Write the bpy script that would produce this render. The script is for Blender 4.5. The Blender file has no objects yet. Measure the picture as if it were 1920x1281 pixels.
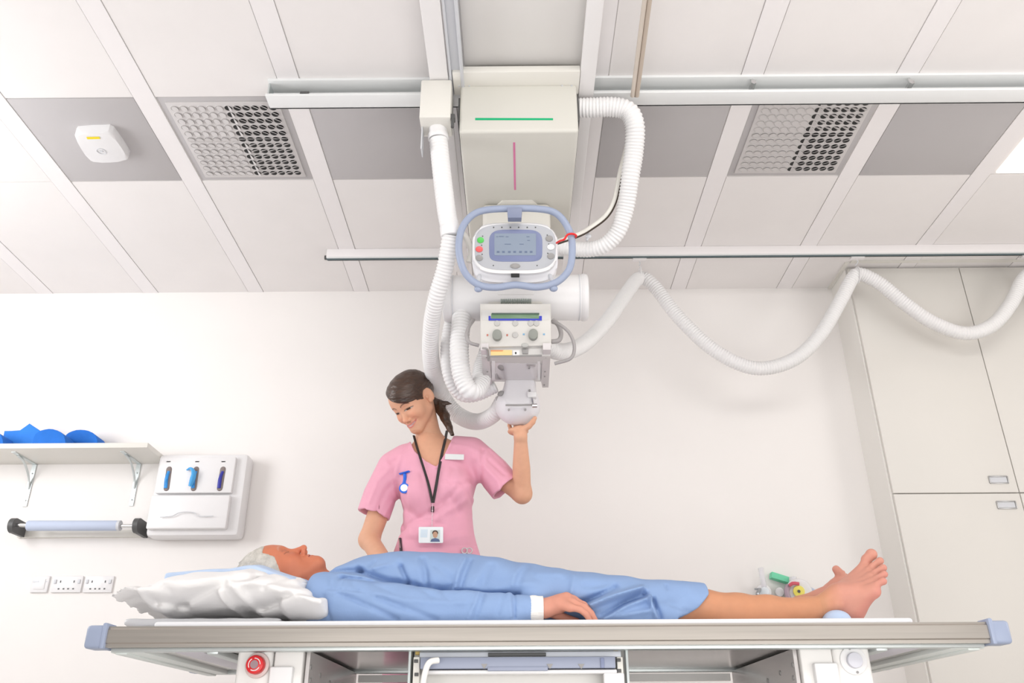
import bpy, bmesh, math, random
import numpy as np
from mathutils import Vector, Matrix

C = bpy.context.scene.collection
SC = bpy.context.scene
random.seed(7)

# ------------------------------------------------------------------ camera
F_PX, PITCH, YAW, ROLL, CAM_Z = 1588.0, 25.71, 0.295, -0.265, 0.28
def _rx(a): return np.array([[1,0,0],[0,math.cos(a),-math.sin(a)],[0,math.sin(a),math.cos(a)]])
def _rz(a): return np.array([[math.cos(a),-math.sin(a),0],[math.sin(a),math.cos(a),0],[0,0,1]])
CM = _rz(math.radians(YAW)) @ _rx(math.radians(90+PITCH)) @ _rz(math.radians(ROLL))
cam_d = bpy.data.cameras.new('camera'); cam = bpy.data.objects.new('camera', cam_d); C.objects.link(cam)
cam_d.sensor_width = 36; cam_d.lens = F_PX*36/1920; cam_d.clip_start = 0.02
m4 = Matrix(CM.tolist()).to_4x4(); m4.translation = (0, 0, CAM_Z); cam.matrix_world = m4
SC.camera = cam

# ------------------------------------------------------------------ light
w = bpy.data.worlds.new('world'); SC.world = w; w.use_nodes = True
w.node_tree.nodes['Background'].inputs[0].default_value = (1.0, 0.985, 0.975, 1)
w.node_tree.nodes['Background'].inputs[1].default_value = 0.80
def area(name, loc, target, sx, sy, power, col=(1,1,1)):
    l = bpy.data.lights.new(name, 'AREA'); l.shape = 'RECTANGLE'; l.size = sx; l.size_y = sy
    l.energy = power; l.color = col
    o = bpy.data.objects.new(name, l); C.objects.link(o); o.location = loc
    o.rotation_euler = (Vector(target)-Vector(loc)).to_track_quat('-Z', 'Y').to_euler()
    return o
area('ceiling_lamp_light', (0.8, 0.5, 2.54), (0.8, 4.0, 1.2), 2.8, 0.7, 36, (1, .985, .96))
area('window_light', (-3.4, 2.3, 1.75), (-0.4, 4.0, 2.2), 1.4, 1.3, 50, (.97, .985, 1))
area('right_fill_light', (3.5, 1.9, 1.5), (0.9, 3.5, 2.5), 1.3, 1.6, 25, (1, .985, .97))  # added fill light for the rear ceiling; the right wall has no doorway
area('room_bounce_light', (0.5, 0.7, 0.15), (0.5, 3.7, 2.6), 3.2, 0.9, 40, (1, .99, .97))  # added upward area light, stands in for bounce onto the ceiling
SC.view_settings.view_transform = 'Standard'; SC.view_settings.look = 'None'
SC.view_settings.gamma = 1; SC.view_settings.exposure = 0.0; SC.view_settings.use_curve_mapping = False

# ------------------------------------------------------------------ pixel <-> place
CAMP = np.array([0, 0, CAM_Z])
def ray(x, y): return CM @ np.array([(x-960)/F_PX, -(y-640.5)/F_PX, -1.0])
def PY(x, y, Y): d = ray(x, y); return CAMP + d*Y/d[1]
def PZ(x, y, Z): d = ray(x, y); return CAMP + d*(Z-CAM_Z)/d[2]
def PX(x, y, X): d = ray(x, y); return CAMP + d*X/d[0]
def PN(x, y, o, n): d = ray(x, y); return CAMP + d*(np.dot(np.array(o)-CAMP, n)/np.dot(d, n))
def nrm(v): v = np.array(v, float); return v/np.linalg.norm(v)

# ------------------------------------------------------------------ materials
def lin(c): 
    return tuple(((v/255)/12.92 if v <= 10 else (((v/255)+.055)/1.055)**2.4) for v in c)
_mats = {}
def mat(name, rgb, rough=.6, metal=0, spec=.4, noise=0, nscale=20, bump=0, bscale=60, emit=0, alpha=1, trans=0, sss=0, vcol=False, stretch=None, sheen=0):
    if name in _mats: return _mats[name]
    m = bpy.data.materials.new(name); m.use_nodes = True; nt = m.node_tree; b = nt.nodes['Principled BSDF']
    col = (*rgb, 1)
    b.inputs['Base Color'].default_value = col
    b.inputs['Roughness'].default_value = rough; b.inputs['Metallic'].default_value = metal
    b.inputs['Specular IOR Level'].default_value = spec
    tc = nt.nodes.new('ShaderNodeTexCoord'); mp = nt.nodes.new('ShaderNodeMapping')
    nt.links.new(tc.outputs['Object'], mp.inputs['Vector'])
    if stretch: mp.inputs['Scale'].default_value = stretch
    if vcol:
        a = nt.nodes.new('ShaderNodeVertexColor'); a.layer_name = 'col'
        src = a.outputs['Color']
    else: src = None
    nz = nt.nodes.new('ShaderNodeTexNoise'); nz.inputs['Scale'].default_value = nscale; nz.inputs['Detail'].default_value = 4
    nt.links.new(mp.outputs['Vector'], nz.inputs['Vector'])
    mx = nt.nodes.new('ShaderNodeMix'); mx.data_type = 'RGBA'; mx.blend_type = 'MULTIPLY'; mx.inputs[0].default_value = 1
    rm = nt.nodes.new('ShaderNodeMapRange'); rm.inputs['From Min'].default_value = .3; rm.inputs['From Max'].default_value = .7
    rm.inputs['To Min'].default_value = 1-max(noise, .004); rm.inputs['To Max'].default_value = 1
    nt.links.new(nz.outputs['Fac'], rm.inputs['Value'])
    if src: nt.links.new(src, mx.inputs[6])
    else: mx.inputs[6].default_value = col
    nt.links.new(rm.outputs['Result'], mx.inputs[7]); nt.links.new(mx.outputs[2], b.inputs['Base Color'])
    if bump:
        n2 = nt.nodes.new('ShaderNodeTexNoise'); n2.inputs['Scale'].default_value = bscale; n2.inputs['Detail'].default_value = 5
        nt.links.new(mp.outputs['Vector'], n2.inputs['Vector'])
        bp = nt.nodes.new('ShaderNodeBump'); bp.inputs['Strength'].default_value = bump; bp.inputs['Distance'].default_value = .01
        nt.links.new(n2.outputs['Fac'], bp.inputs['Height']); nt.links.new(bp.outputs['Normal'], b.inputs['Normal'])
    if emit:
        b.inputs['Emission Color'].default_value = col; b.inputs['Emission Strength'].default_value = emit
    if alpha < 1: b.inputs['Alpha'].default_value = alpha
    if trans: b.inputs['Transmission Weight'].default_value = trans
    if sss:
        b.inputs['Subsurface Weight'].default_value = sss; b.inputs['Subsurface Scale'].default_value = .01
        b.inputs['Subsurface Radius'].default_value = (1, .35, .2)
    if sheen: b.inputs['Sheen Weight'].default_value = sheen
    _mats[name] = m; return m
WALL = mat('painted_wall', (.86, .83, .81), .85, noise=.015, nscale=3, bump=.02, bscale=200)
CEIL = mat('ceiling_tile', (.83, .80, .79), .8, noise=.02, nscale=6, bump=.02, bscale=150)
STRIP = mat('ceiling_strip', (.85, .82, .82), .6, noise=.01)
LINE = mat('joint_shadow_gap', (.62, .60, .59), .9)
GREYP = mat('grey_ceiling_panel', (.49, .47, .475), .55, noise=.03, nscale=2.5)
FLOOR = mat('vinyl_floor', (.72, .70, .68), .35, noise=.05, nscale=8)
WHITE = mat('white_plastic', (.79, .78, .785), .35, noise=.01)
CREAM = mat('cream_enamel', (.76, .74, .69), .35, noise=.015, nscale=4)
CAB = mat('cabinet_laminate', (.73, .705, .665), .5, noise=.015, nscale=3)
HOSE = mat('white_hose_plastic', (.80, .79, .79), .4, spec=.3, noise=.01)
GREYPL = mat('light_grey_plastic', (.62, .63, .66), .4)
BLUEGREY = mat('blue_grey_plastic', (.32, .37, .50), .35, noise=.02)
DARK = mat('dark_recess', (.02, .02, .02), .6)
DGREY = mat('dark_grey_plastic', (.09, .09, .09), .45)
STEEL = mat('brushed_steel', (.46, .42, .38), .3, metal=1, noise=.12, nscale=3, stretch=(1.0, 30, 40))
CHROME = mat('chrome', (.7, .7, .7), .18, metal=1)
ALU = mat('aluminium', (.62, .66, .66), .4, metal=.6, noise=.05)

# ------------------------------------------------------------------ object helpers
def tag(o, label=None, cat=None, group=None, kind=None):
    if label: o['label'] = label
    if cat: o['category'] = cat
    if group: o['group'] = group
    if kind: o['kind'] = kind
    return o
def empty(name, loc, label, cat, group=None):
    o = bpy.data.objects.new(name, None); C.objects.link(o); o.location = Vector([float(v) for v in loc]); o.empty_display_size = .05
    return tag(o, label, cat, group)
def place(o, parent):
    if parent is not None:
        # meshes are written in world coordinates; undo the parent's world position
        o.parent = parent
        M = Matrix.Identity(4); p = parent; chain = []
        while p is not None: chain.append(p); p = p.parent
        for q in reversed(chain): M = M @ q.matrix_parent_inverse @ Matrix.LocRotScale(q.location, q.rotation_euler, q.scale)
        o.matrix_parent_inverse = M.inverted()
def mesh(name, v, f, m, parent=None, smooth=True, cols=None, sharp=None):
    me = bpy.data.meshes.new(name)
    v = np.asarray(v, float)
    me.from_pydata([tuple(p) for p in v.tolist()] if not isinstance(v, list) else v, [], [tuple(q) for q in (f.tolist() if hasattr(f, 'tolist') else f)])
    me.update()
    me.materials.append(m)
    if smooth: me.polygons.foreach_set('use_smooth', [True]*len(me.polygons))
    if smooth and sharp: me.set_sharp_from_angle(angle=math.radians(sharp))
    if cols is not None:
        ca = me.color_attributes.new('col', 'FLOAT_COLOR', 'POINT')
        c4 = np.ones((len(v), 4), np.float32); c4[:, :3] = cols; ca.data.foreach_set('color', c4.ravel())
    o = bpy.data.objects.new(name, me); C.objects.link(o); place(o, parent); return o
class MB:
    """collects shapes that make ONE mesh object"""
    def __init__(s): s.bm = bmesh.new()
    def _xf(s, vs, R, c):
        for v in vs: v.co = (R @ v.co if R is not None else v.co) + Vector([float(t) for t in c])
    def box(s, c, size, bevel=0, R=None, seg=2):
        r = bmesh.ops.create_cube(s.bm, size=1); vs = r['verts']
        for v in vs: v.co = Vector((v.co.x*size[0], v.co.y*size[1], v.co.z*size[2]))
        if bevel:
            es = list({e for v in vs for e in v.link_edges})
            rr = bmesh.ops.bevel(s.bm, geom=es, offset=bevel, segments=seg, affect='EDGES', profile=.5)
            vs = list({v for v in rr['verts']} | {v for f in rr['faces'] for v in f.verts} | {v for v in vs if v.is_valid})
        s._xf(vs, R, c); return s
    def cyl(s, a, b, r, r2=None, n=24, bevel=0):
        a, b = Vector([float(t) for t in a]), Vector([float(t) for t in b]); d = b-a
        rr = bmesh.ops.create_cone(s.bm, cap_ends=True, cap_tris=False, segments=n, radius1=r, radius2=r if r2 is None else r2, depth=d.length)
        vs = rr['verts']
        if bevel:
            es = [e for e in {e for v in vs for e in v.link_edges} if any(len(f.verts) > 4 for f in e.link_faces)]
            q = bmesh.ops.bevel(s.bm, geom=es, offset=bevel, segments=2, affect='EDGES', profile=.5)
            vs = list({v for v in q['verts']} | {v for f in q['faces'] for v in f.verts} | {v for v in vs if v.is_valid})
        R = d.to_track_quat('Z', 'Y').to_matrix(); s._xf(vs, R, (a+b)/2); return s
    def sph(s, c, r, n=16, R=None):
        rr = bmesh.ops.create_uvsphere(s.bm, u_segments=n*2, v_segments=n, radius=1)
        r = (r, r, r) if np.isscalar(r) else r
        for v in rr['verts']: v.co = Vector((v.co.x*r[0], v.co.y*r[1], v.co.z*r[2]))
        s._xf(rr['verts'], R, c); return s
    def tube(s, pts, r, n=12, res=8, rib=0, pitch=.014, closed=False, cap=True, spline=True, flat=1):
        P = np.array([np.array(p, float) for p in pts])
        if spline: P = catmull(P, res, closed)
        seg = np.linalg.norm(np.diff(P, axis=0), axis=1); L = np.r_[0, np.cumsum(seg)]
        if rib:
            k = max(8, int(L[-1]/pitch*6)); t = np.linspace(0, L[-1], k); P = np.c_[[np.interp(t, L, P[:, i]) for i in range(3)]].T; L = t
        rad = np.full(len(P), r) if np.isscalar(r) else np.interp(L/L[-1], np.linspace(0, 1, len(r)), r)
        if rib: rad = rad*(1+rib*np.sin(2*np.pi*L/pitch))
        T = np.gradient(P, axis=0); T /= np.linalg.norm(T, axis=1)[:, None]+1e-12
        up = np.array([0, 0, 1.]) if abs(T[0][2]) < .9 else np.array([0, 1., 0])
        u = np.cross(T[0], up); u /= np.linalg.norm(u); rings = []
        for i in range(len(P)):
            u = u-T[i]*np.dot(u, T[i]); u /= np.linalg.norm(u); v = np.cross(T[i], u)
            rings.append([s.bm.verts.new(P[i]+rad[i]*(math.cos(a)*u+flat*math.sin(a)*v)) for a in np.arange(n)*2*np.pi/n])
        N = len(rings)
        for i in range(N if closed else N-1):
            A, B = rings[i], rings[(i+1) % N]
            for j in range(n): s.bm.faces.new((A[j], A[(j+1) % n], B[(j+1) % n], B[j]))
        if cap and not closed: s.bm.faces.new(rings[0][::-1]); s.bm.faces.new(rings[-1])
        return s
    def prism(s, pts, dvec, bevel=0, seg=2):
        pts = [Vector([float(t) for t in p]) for p in pts]; d = Vector([float(t) for t in dvec])
        a = [s.bm.verts.new(p) for p in pts]; b = [s.bm.verts.new(p+d) for p in pts]; n = len(a)
        f = [s.bm.faces.new(a), s.bm.faces.new(b[::-1])]
        for i in range(n): f.append(s.bm.faces.new((a[(i+1) % n], a[i], b[i], b[(i+1) % n])))
        if bevel: bmesh.ops.bevel(s.bm, geom=list(f[0].edges), offset=bevel, segments=seg, affect='EDGES', profile=.5)
        return s
    def done(s, name, m, parent=None, smooth=True, angle=40):
        bmesh.ops.recalc_face_normals(s.bm, faces=s.bm.faces)
        me = bpy.data.meshes.new(name); s.bm.to_mesh(me); s.bm.free(); me.materials.append(m)
        if smooth:
            me.polygons.foreach_set('use_smooth', [True]*len(me.polygons)); me.set_sharp_from_angle(angle=math.radians(angle))
        o = bpy.data.objects.new(name, me); C.objects.link(o); place(o, parent); return o
def catmull(P, res=8, closed=False):
    n = len(P); out = []
    Q = [P[i % n] for i in range(-1, n+2)] if closed else [2*P[0]-P[1], *P, 2*P[-1]-P[-2]]
    for i in range(1, len(Q)-2):
        p0, p1, p2, p3 = Q[i-1], Q[i], Q[i+1], Q[i+2]
        for t in np.arange(res)/res:
            out.append(.5*((2*p1)+(-p0+p2)*t+(2*p0-5*p1+4*p2-p3)*t*t+(-p0+3*p1-3*p2+p3)*t**3))
    if not closed: out.append(P[-1])
    return np.array(out)
def rect(x0, y0, x1, y1, r=0, k=5):
    if not r: return [(x0, y0), (x1, y0), (x1, y1), (x0, y1)]
    o = []
    for cx, cy, a0 in ((x0+r, y0+r, 180), (x1-r, y0+r, 270), (x1-r, y1-r, 0), (x0+r, y1-r, 90)):
        for i in range(k+1):
            a = math.radians(a0+90*i/k); o.append((cx+r*math.cos(a), cy+r*math.sin(a)))
    return o
def supere(cx, cy, rx, ry, n=3, k=40):
    o = []
    for i in range(k):
        a = 2*math.pi*i/k; c, s_ = math.cos(a), math.sin(a)
        o.append((cx+rx*math.copysign(abs(c)**(2/n), c), cy+ry*math.copysign(abs(s_)**(2/n), s_)))
    return o
class Plane:
    """a real plane in the room; points on it found from the photograph's pixels"""
    def __init__(s, o, n): s.o = np.array(o, float); s.n = nrm(n)
    def p(s, x, y, off=0): return PN(x, y, s.o+s.n*off, s.n)
    def slab(s, px, name, m, parent=None, off=0, th=.004, bevel=0, smooth=True):
        pts = [s.p(x, y, off) for x, y in px]
        return MB().prism([q+s.n*th for q in pts], -s.n*th, bevel).done(name, m, parent, smooth)

# ------------------------------------------------------------------ implicit surfaces (for bodies and cloth)
def smin(a, b, k): h = np.clip(.5+.5*(b-a)/k, 0, 1); return b+(a-b)*h-k*h*(1-h)
def smax(a, b, k): return -smin(-a, -b, k)
def cap(P, a, b, ra, rb=None):
    rb = ra if rb is None else rb; a = np.asarray(a, np.float32); ba = np.asarray(b, np.float32)-a
    h = np.clip(((P-a)@ba)/(ba@ba+1e-12), 0, 1); q = P-a-h[:, None]*ba
    return np.sqrt((q*q).sum(1))-(ra+(rb-ra)*h)
def ell(P, c, r, R=None):
    q = P-np.asarray(c, np.float32)
    if R is not None: q = q@np.asarray(R, np.float32)   # columns of R = local axes
    r = np.asarray(r, np.float32); k0 = np.sqrt(((q/r)**2).sum(1)); k1 = np.sqrt(((q/(r*r))**2).sum(1))+1e-9
    return k0*(k0-1)/k1
def sph(P, c, r): q = P-np.asarray(c, np.float32); return np.sqrt((q*q).sum(1))-r
def half(P, o, n): return (P-np.asarray(o, np.float32))@np.asarray(nrm(n), np.float32)
def chain(P, pts, rs, k=0):
    d = None
    for i in range(len(pts)-1):
        e = cap(P, pts[i], pts[i+1], rs[i], rs[i+1]); d = e if d is None else (smin(d, e, k) if k else np.minimum(d, e))
    return d
def seg2(P, a, b):
    """distance to a segment ignoring depth (Y); also position along it"""
    p = P[:, [0, 2]]; a = np.array([a[0], a[2]], np.float32); b = np.array([b[0], b[2]], np.float32)-a
    h = np.clip(((p-a)@b)/(b@b), 0, 1); q = p-a-h[:, None]*b; return np.sqrt((q*q).sum(1)), h
def surface(f, lo, hi, h):
    lo = np.array(lo, float); n = np.ceil((np.array(hi)-lo)/h).astype(int)+1; B = 12
    V = np.full(tuple(n), 1, np.float32)
    bl = [(i, j, k) for i in range(0, n[0], B) for j in range(0, n[1], B) for k in range(0, n[2], B)]
    cen = np.array([[lo[a]+(b[a]+B/2)*h for a in range(3)] for b in bl], np.float32)
    dc = f(cen); lim = B*h*.5*1.75*1.45+.01
    act = [b for b, d in zip(bl, dc) if abs(d) < lim]
    for b, d in zip(bl, dc):
        if d <= -lim: V[b[0]:b[0]+B, b[1]:b[1]+B, b[2]:b[2]+B] = -1
    g = np.stack(np.meshgrid(*[np.arange(B)]*3, indexing='ij'), -1).reshape(-1, 3)
    for s0 in range(0, len(act), 120):
        a = np.array(act[s0:s0+120]); idx = (a[:, None, :]+g[None]).reshape(-1, 3)
        ok = (idx < n).all(1); idx = idx[ok]
        V[idx[:, 0], idx[:, 1], idx[:, 2]] = f((lo+idx*h).astype(np.float32))
    S = V < 0; cnt = np.zeros(tuple(n-1), np.uint8)
    for a in (0, 1):
        for b in (0, 1):
            for c in (0, 1): cnt += S[a:n[0]-1+a, b:n[1]-1+b, c:n[2]-1+c]
    ci = np.argwhere((cnt > 0) & (cnt < 8)); ids = np.full(tuple(n-1), -1, np.int64); ids[ci[:, 0], ci[:, 1], ci[:, 2]] = np.arange(len(ci))
    acc = np.zeros((len(ci), 3)); num = np.zeros(len(ci))
    cs = [(a, b, c) for a in (0, 1) for b in (0, 1) for c in (0, 1)]
    for p in cs:
        for ax in range(3):
            if p[ax]: continue
            q = list(p); q[ax] = 1
            v0 = V[ci[:, 0]+p[0], ci[:, 1]+p[1], ci[:, 2]+p[2]]; v1 = V[ci[:, 0]+q[0], ci[:, 1]+q[1], ci[:, 2]+q[2]]
            m = (v0 < 0) != (v1 < 0); t = np.where(m, v0/np.where(m, v0-v1, 1), 0)
            pt = np.tile(np.array(p, float), (len(ci), 1)); pt[:, ax] += t; acc += pt*m[:, None]; num += m
    verts = lo+(ci+acc/num[:, None])*h; faces = []
    for ax in range(3):
        o1, o2 = [(1, 2), (2, 0), (0, 1)][ax]
        sl0 = [slice(None)]*3; sl1 = [slice(None)]*3; sl0[ax] = slice(0, n[ax]-1); sl1[ax] = slice(1, n[ax])
        A, Bq = S[tuple(sl0)], S[tuple(sl1)]; e = np.argwhere(A != Bq)
        e = e[(e[:, o1] > 0) & (e[:, o2] > 0) & (e[:, o1] < n[o1]-1) & (e[:, o2] < n[o2]-1)]
        ins = A[e[:, 0], e[:, 1], e[:, 2]]
        def cid(d1, d2):
            q = e.copy(); q[:, o1] -= d1; q[:, o2] -= d2; return ids[q[:, 0], q[:, 1], q[:, 2]]
        quad = np.stack([cid(1, 1), cid(0, 1), cid(0, 0), cid(1, 0)], 1)
        quad[~ins] = quad[~ins][:, ::-1]; faces.append(quad)
    return verts, np.concatenate(faces)
def implicit(name, f, lo, hi, h, m, parent=None, colf=None, relax=1):
    v, q = surface(f, lo, hi, h)
    if relax:
        for _ in range(relax):   # light relax so surface nets lose their steps
            acc = np.zeros_like(v); c = np.zeros(len(v))
            for i in range(4):
                j = (i+1) % 4
                np.add.at(acc, q[:, i], v[q[:, j]]); np.add.at(c, q[:, i], 1)
                np.add.at(acc, q[:, j], v[q[:, i]]); np.add.at(c, q[:, j], 1)
            v = v*.5+.5*acc/np.maximum(c, 1)[:, None]
    return mesh(name, v, q, m, parent, True, colf(v.astype(np.float32)) if colf else None)

# ================================================================== the room
ZC, YW = 2.62, 4.19
def st(o): return tag(o, kind='structure')
st(MB().box((0, 1.6, -.05), (7.4, 5.6, .1)).done('floor', FLOOR, smooth=False))
st(MB().box((0, YW+.05, 1.31), (7.4, .1, 2.9)).done('wall_back', WALL, smooth=False))
st(MB().box((-3.65, 1.6, 1.31), (.1, 5.3, 2.62)).done('wall_left', WALL, smooth=False)).location = (0, 0, 0)
st(MB().box((3.65, 1.6, 1.31), (.1, 5.3, 2.62)).done('wall_right', WALL, smooth=False))
st(MB().box((-.0, YW-.006, .05), (7.2, .012, .1), .003).done('baseboard_back', CREAM))
ceil = st(MB().box((0, 1.6, ZC+.0535), (7.4, 5.3, .1)).done('ceiling', LINE, smooth=False))
SX = [-1.47+.597*k for k in range(-4, 9)]
J0, J1 = 2.602, 3.147
cells = []
for i in range(len(SX)-1):
    a, b = SX[i]+.0425, SX[i+1]-.0425; k = i-4
    cells.append((k, a, b))
special = {-1: 'p', 0: 'v', 1: 'p', 3: 'p', 4: 'v', 5: 'p', 6: 'l'}
tb = MB()
for k, a, b in cells:
    for y0, y1 in ((-.9, J0-.003), (J0, J1), (J1+.003, YW+.01)):
        if y0 == J0 and k in special: continue
        tb.box(((a+b)/2, (y0+y1)/2, ZC+.01), (b-a-.005, y1-y0-.002, .02))
tb.done('tile_field', CEIL, ceil, smooth=False)
sb = MB()
for x in SX: sb.box((x, 1.6, ZC+.008), (.083, 5.2, .02))
sb.done('strip', STRIP, ceil, smooth=False)
# small mitred trims where the cupboards meet the ceiling
tr = MB(); cx0 = PZ(1715, 493, ZC)[0]; cx1 = PZ(1880, 493, ZC)[0]
tr.box((2.3, 3.90, ZC-.004), (1.02, .02, .008)); tr.box((1.772, 4.05, ZC-.004), (.02, .29, .008))
st(tr.done('trim_1', CREAM, smooth=False))

def cellx(k): c = [q for q in cells if q[0] == k][0]; return c[1], c[2]
plab = {-1: 'square grey metal ceiling panel carrying the white wireless unit', 1: 'grey metal ceiling panel between the left round-hole vent and the hose bracket',
        3: 'grey metal ceiling panel behind the looped hose, left of the right vent', 5: 'grey metal ceiling panel between the right vent and the lit ceiling lamp'}
for k, t in special.items():
    a, b = cellx(k); c = ((a+b)/2, (J0+J1)/2); wx, wy = b-a-.006, J1-J0-.004
    if t == 'p':
        tag(MB().box((c[0], c[1], ZC+.009), (wx, wy, .02), .002).done('ceiling_panel', GREYP), plab[k], 'ceiling panel')
    if t == 'l':
        e = empty('ceiling_lamp', (c[0], c[1], ZC), 'lit cream ceiling lamp panel at the right edge of the photo', 'ceiling lamp')
        MB().box((c[0], c[1], ZC+.012), (wx, wy, .02)).done('frame', STRIP, e)
        MB().box((c[0], c[1], ZC-.002), (wx-.03, wy-.03, .01), .002).done('diffuser', mat('lamp_diffuser', (1, .93, .83), emit=1.0), e)
    if t == 'v':
        lab = 'square air vent with round nozzles beside the white wireless unit' if k == 0 else 'square air vent with round nozzles right of the looped hose'
        e = empty('ceiling_vent', (c[0], c[1], ZC), lab, 'vent')
        MB().box((c[0], c[1], ZC+.012), (wx, wy, .02), .002).done('frame', GREYP, e)
        VG = mat('vent_plate', (.60, .575, .57), .45)
        pl = MB().box((c[0], c[1], ZC-.001), (wx-.05, wy-.05, .008), .003).done('grille', VG, e)
        N = 12; s = (wx-.075)/N; ty = (wy-.075)/N; rr = .0165
        rings, lids, holes = MB(), MB(), MB()
        for i in range(N):
            for j in range(N):
                x = c[0]+(i-(N-1)/2)*s; y = c[1]+(j-(N-1)/2)*ty; z = ZC-.0052
                # ring around each swivel nozzle, open side turned by quadrant
                ang = {(0, 0): 2.2, (0, 1): 3.6, (1, 0): 1.15, (1, 1): 2.2}[(int(i >= N/2), int(j < N/2))]
                if i == N//2: ang = 3.14
                if j == N//2-1: ang = 1.57
                openness = .95 if i >= N/2 else .2
                rings.tube([(x+rr*math.cos(q), y+rr*math.sin(q), z) for q in np.arange(16)*math.pi/8], .0018, n=5, closed=True, spline=False)
                d = Vector((math.cos(ang), math.sin(ang), 0)); R = Matrix.Rotation(-.62*openness-.06, 3, Vector((-d.y, d.x, 0)))
                lids.cyl(Vector((x, y, z-.003))+R@Vector((0, 0, -.0008))-d*.0055*openness, Vector((x, y, z-.003))+R@Vector((0, 0, .0008))-d*.0055*openness, rr*.86, n=16)
                if openness > .5: holes.cyl((x, y, z-.0006), (x, y, z+.0006), rr*.9, n=16)
        rings.done('nozzle_ring', VG, e); lids.done('nozzle_disc', VG, e); holes.done('nozzle_opening', DARK, e)

# wireless unit on the left grey panel
PLz = Plane((0, 0, ZC), (0, 0, -1)); PLu = Plane((0, 0, ZC-.045), (0, 0, -1))
e = empty('wireless_unit', PZ(190, 277, ZC), 'white rounded wireless box with a yellow strip on grey ceiling panel', 'wireless unit')
pts = [PLu.p(x, y) for x, y in ((137, 253), (207, 249), (243, 302), (170, 306))]
cc = sum(pts)/4; rot = []
for i in range(4):
    a, b = pts[i], pts[(i+1) % 4]
    for t in (.07, .3, .5, .7, .93): 
        q = a+(b-a)*t; mid = 1-abs(2*t-1); q = q+(q-cc)*.035*mid; rot.append(q)
MB().prism([q+np.array([0, 0, -.0]) for q in rot], (0, 0, .044), .012, 3).done('casing', WHITE, e)
PL2 = Plane((0, 0, ZC-.0465), (0, 0, -1))
PL2.slab([(162, 257), (186, 256.5), (188, 260.5), (164, 261)], 'yellow_strip', mat('yellow_mark', (.85, .68, .02)), e, th=.0008, smooth=False)
o = PL2.p(190, 284); mb = MB().tube([o+np.array([.018*math.cos(q), .018*math.sin(q), 0]) for q in np.arange(24)*math.pi/12], .0012, n=5, closed=True, spline=False)
mb.box(o, (.012, .010, .002)); mb.done('emblem', GREYPL, e)

# ------------------------------------------------------------------ ceiling rails
def rail(name, y0, x0, x1, z0, depth, label, lip=.012):
    e = empty(name, ((x0+x1)/2, y0, ZC), label, 'ceiling rail'); X = (x0+x1)/2; L = x1-x0
    m = MB(); m.box((X, y0+depth/2, ZC-lip/2), (L, depth, lip), .001)
    m.box((X, y0+depth/2, z0+lip/2), (L, depth, lip), .001); m.box((X, y0+depth-.004, (ZC+z0)/2), (L, .008, ZC-z0), .001)
    m.done('channel', ALU if name == 'x' else mat('rail_white_aluminium', (.78, .79, .79), .4), e)
    return e
xl = PY(497, 180, 2.50)[0]
r1 = rail('ceiling_rail', 2.50, xl, 3.5, ZC-.088, .075, 'wide white channel rail crossing the ceiling in front of the vents')
MB().box((xl+.004, 2.54, ZC-.044), (.006, .05, .07)).done('end_plate', ALU, r1)
MB().box((PY(571, 172, 2.50)[0], 2.51, ZC-.073), (.035, .02, .012)).done('stop_block', DGREY, r1)
for px in (1411, 1706):
    p = PY(px, 160, 2.52); MB().cyl(p+[0, -.02, 0], p+[0, .05, 0], .011, n=6).cyl(p+[0, -.004, .03], p+[0, -.004, -.0], .006, n=10).done('bolt', CHROME, r1)
MB().box(((xl+3.5)/2, 2.565, ZC-.045), (3.5-xl-.02, .004, .045)).done('shaded_web', mat('web_shade_grey', (.36, .38, .37), .45), r1)  # darker plate over the white web; the channel's inner shade is in its colour
xl = PY(612, 478, 3.74)[0]; Y2 = 3.74
r2 = rail('ceiling_rail', Y2, xl, 3.5, ZC-.05, .035, 'narrow white rail near the back wall that carries the draped hose')
MB().box(((xl+3.5)/2, Y2+.004, ZC-.024), (3.5-xl, .012, .047), .002).done('front_cover', STRIP, r2)
MB().box(((xl+3.5)/2, Y2+.016, ZC-.0525), (3.5-xl, .008, .006)).done('slot', mat('slot_dark', (.1, .14, .15), .5), r2)
MB().cyl((xl-.012, Y2+.02, ZC-.04), (xl+.02, Y2+.02, ZC-.04), .012, n=12).done('end_stop', DGREY, r2)

# ------------------------------------------------------------------ shelf, foam, towel roll, dispenser, sockets on the back wall
zs = PY(0, 832, 3.90)[2]; xs1 = PY(277, 832, 3.93)[0]; zs2 = zs
e = empty('wall_shelf', (-2.6, YW, zs), 'white wall shelf on metal brackets holding blue foam wedges', 'shelf')
ysf = 3.93
zsb = PY(277, 858, ysf)[2]; zst = PY(277, 830, ysf)[2]
MB().box(((-3.5+xs1)/2, (ysf+YW)/2, zst-.0125), (xs1+3.5, YW-ysf-.002, .025), .001).done('board', CREAM, e)
for px in (52, 250):
    x = PY(px, 850, 4.1)[0]; m = MB(); zb = zst-.026
    m.box((x, YW-.11, zb-.001), (.022, .2, .004)); m.box((x, YW-.004, zb-.11), (.022, .006, .22))
    m.tube([(x, YW-.17, zb-.004), (x, YW-.10, zb-.02), (x, YW-.03, zb-.075), (x, YW-.008, zb-.13)], .006, n=6)
    for zz in (.05, .19): m.sph((x, YW-.009, zb-zz), .004, 5)
    m.done('bracket', ALU, e)
FO = mat('blue_foam', (.012, .16, .62), .75, noise=.1, bump=.1); FO2 = mat('lighter_blue_foam', (.03, .24, .80), .7, noise=.1, bump=.1)
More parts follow.
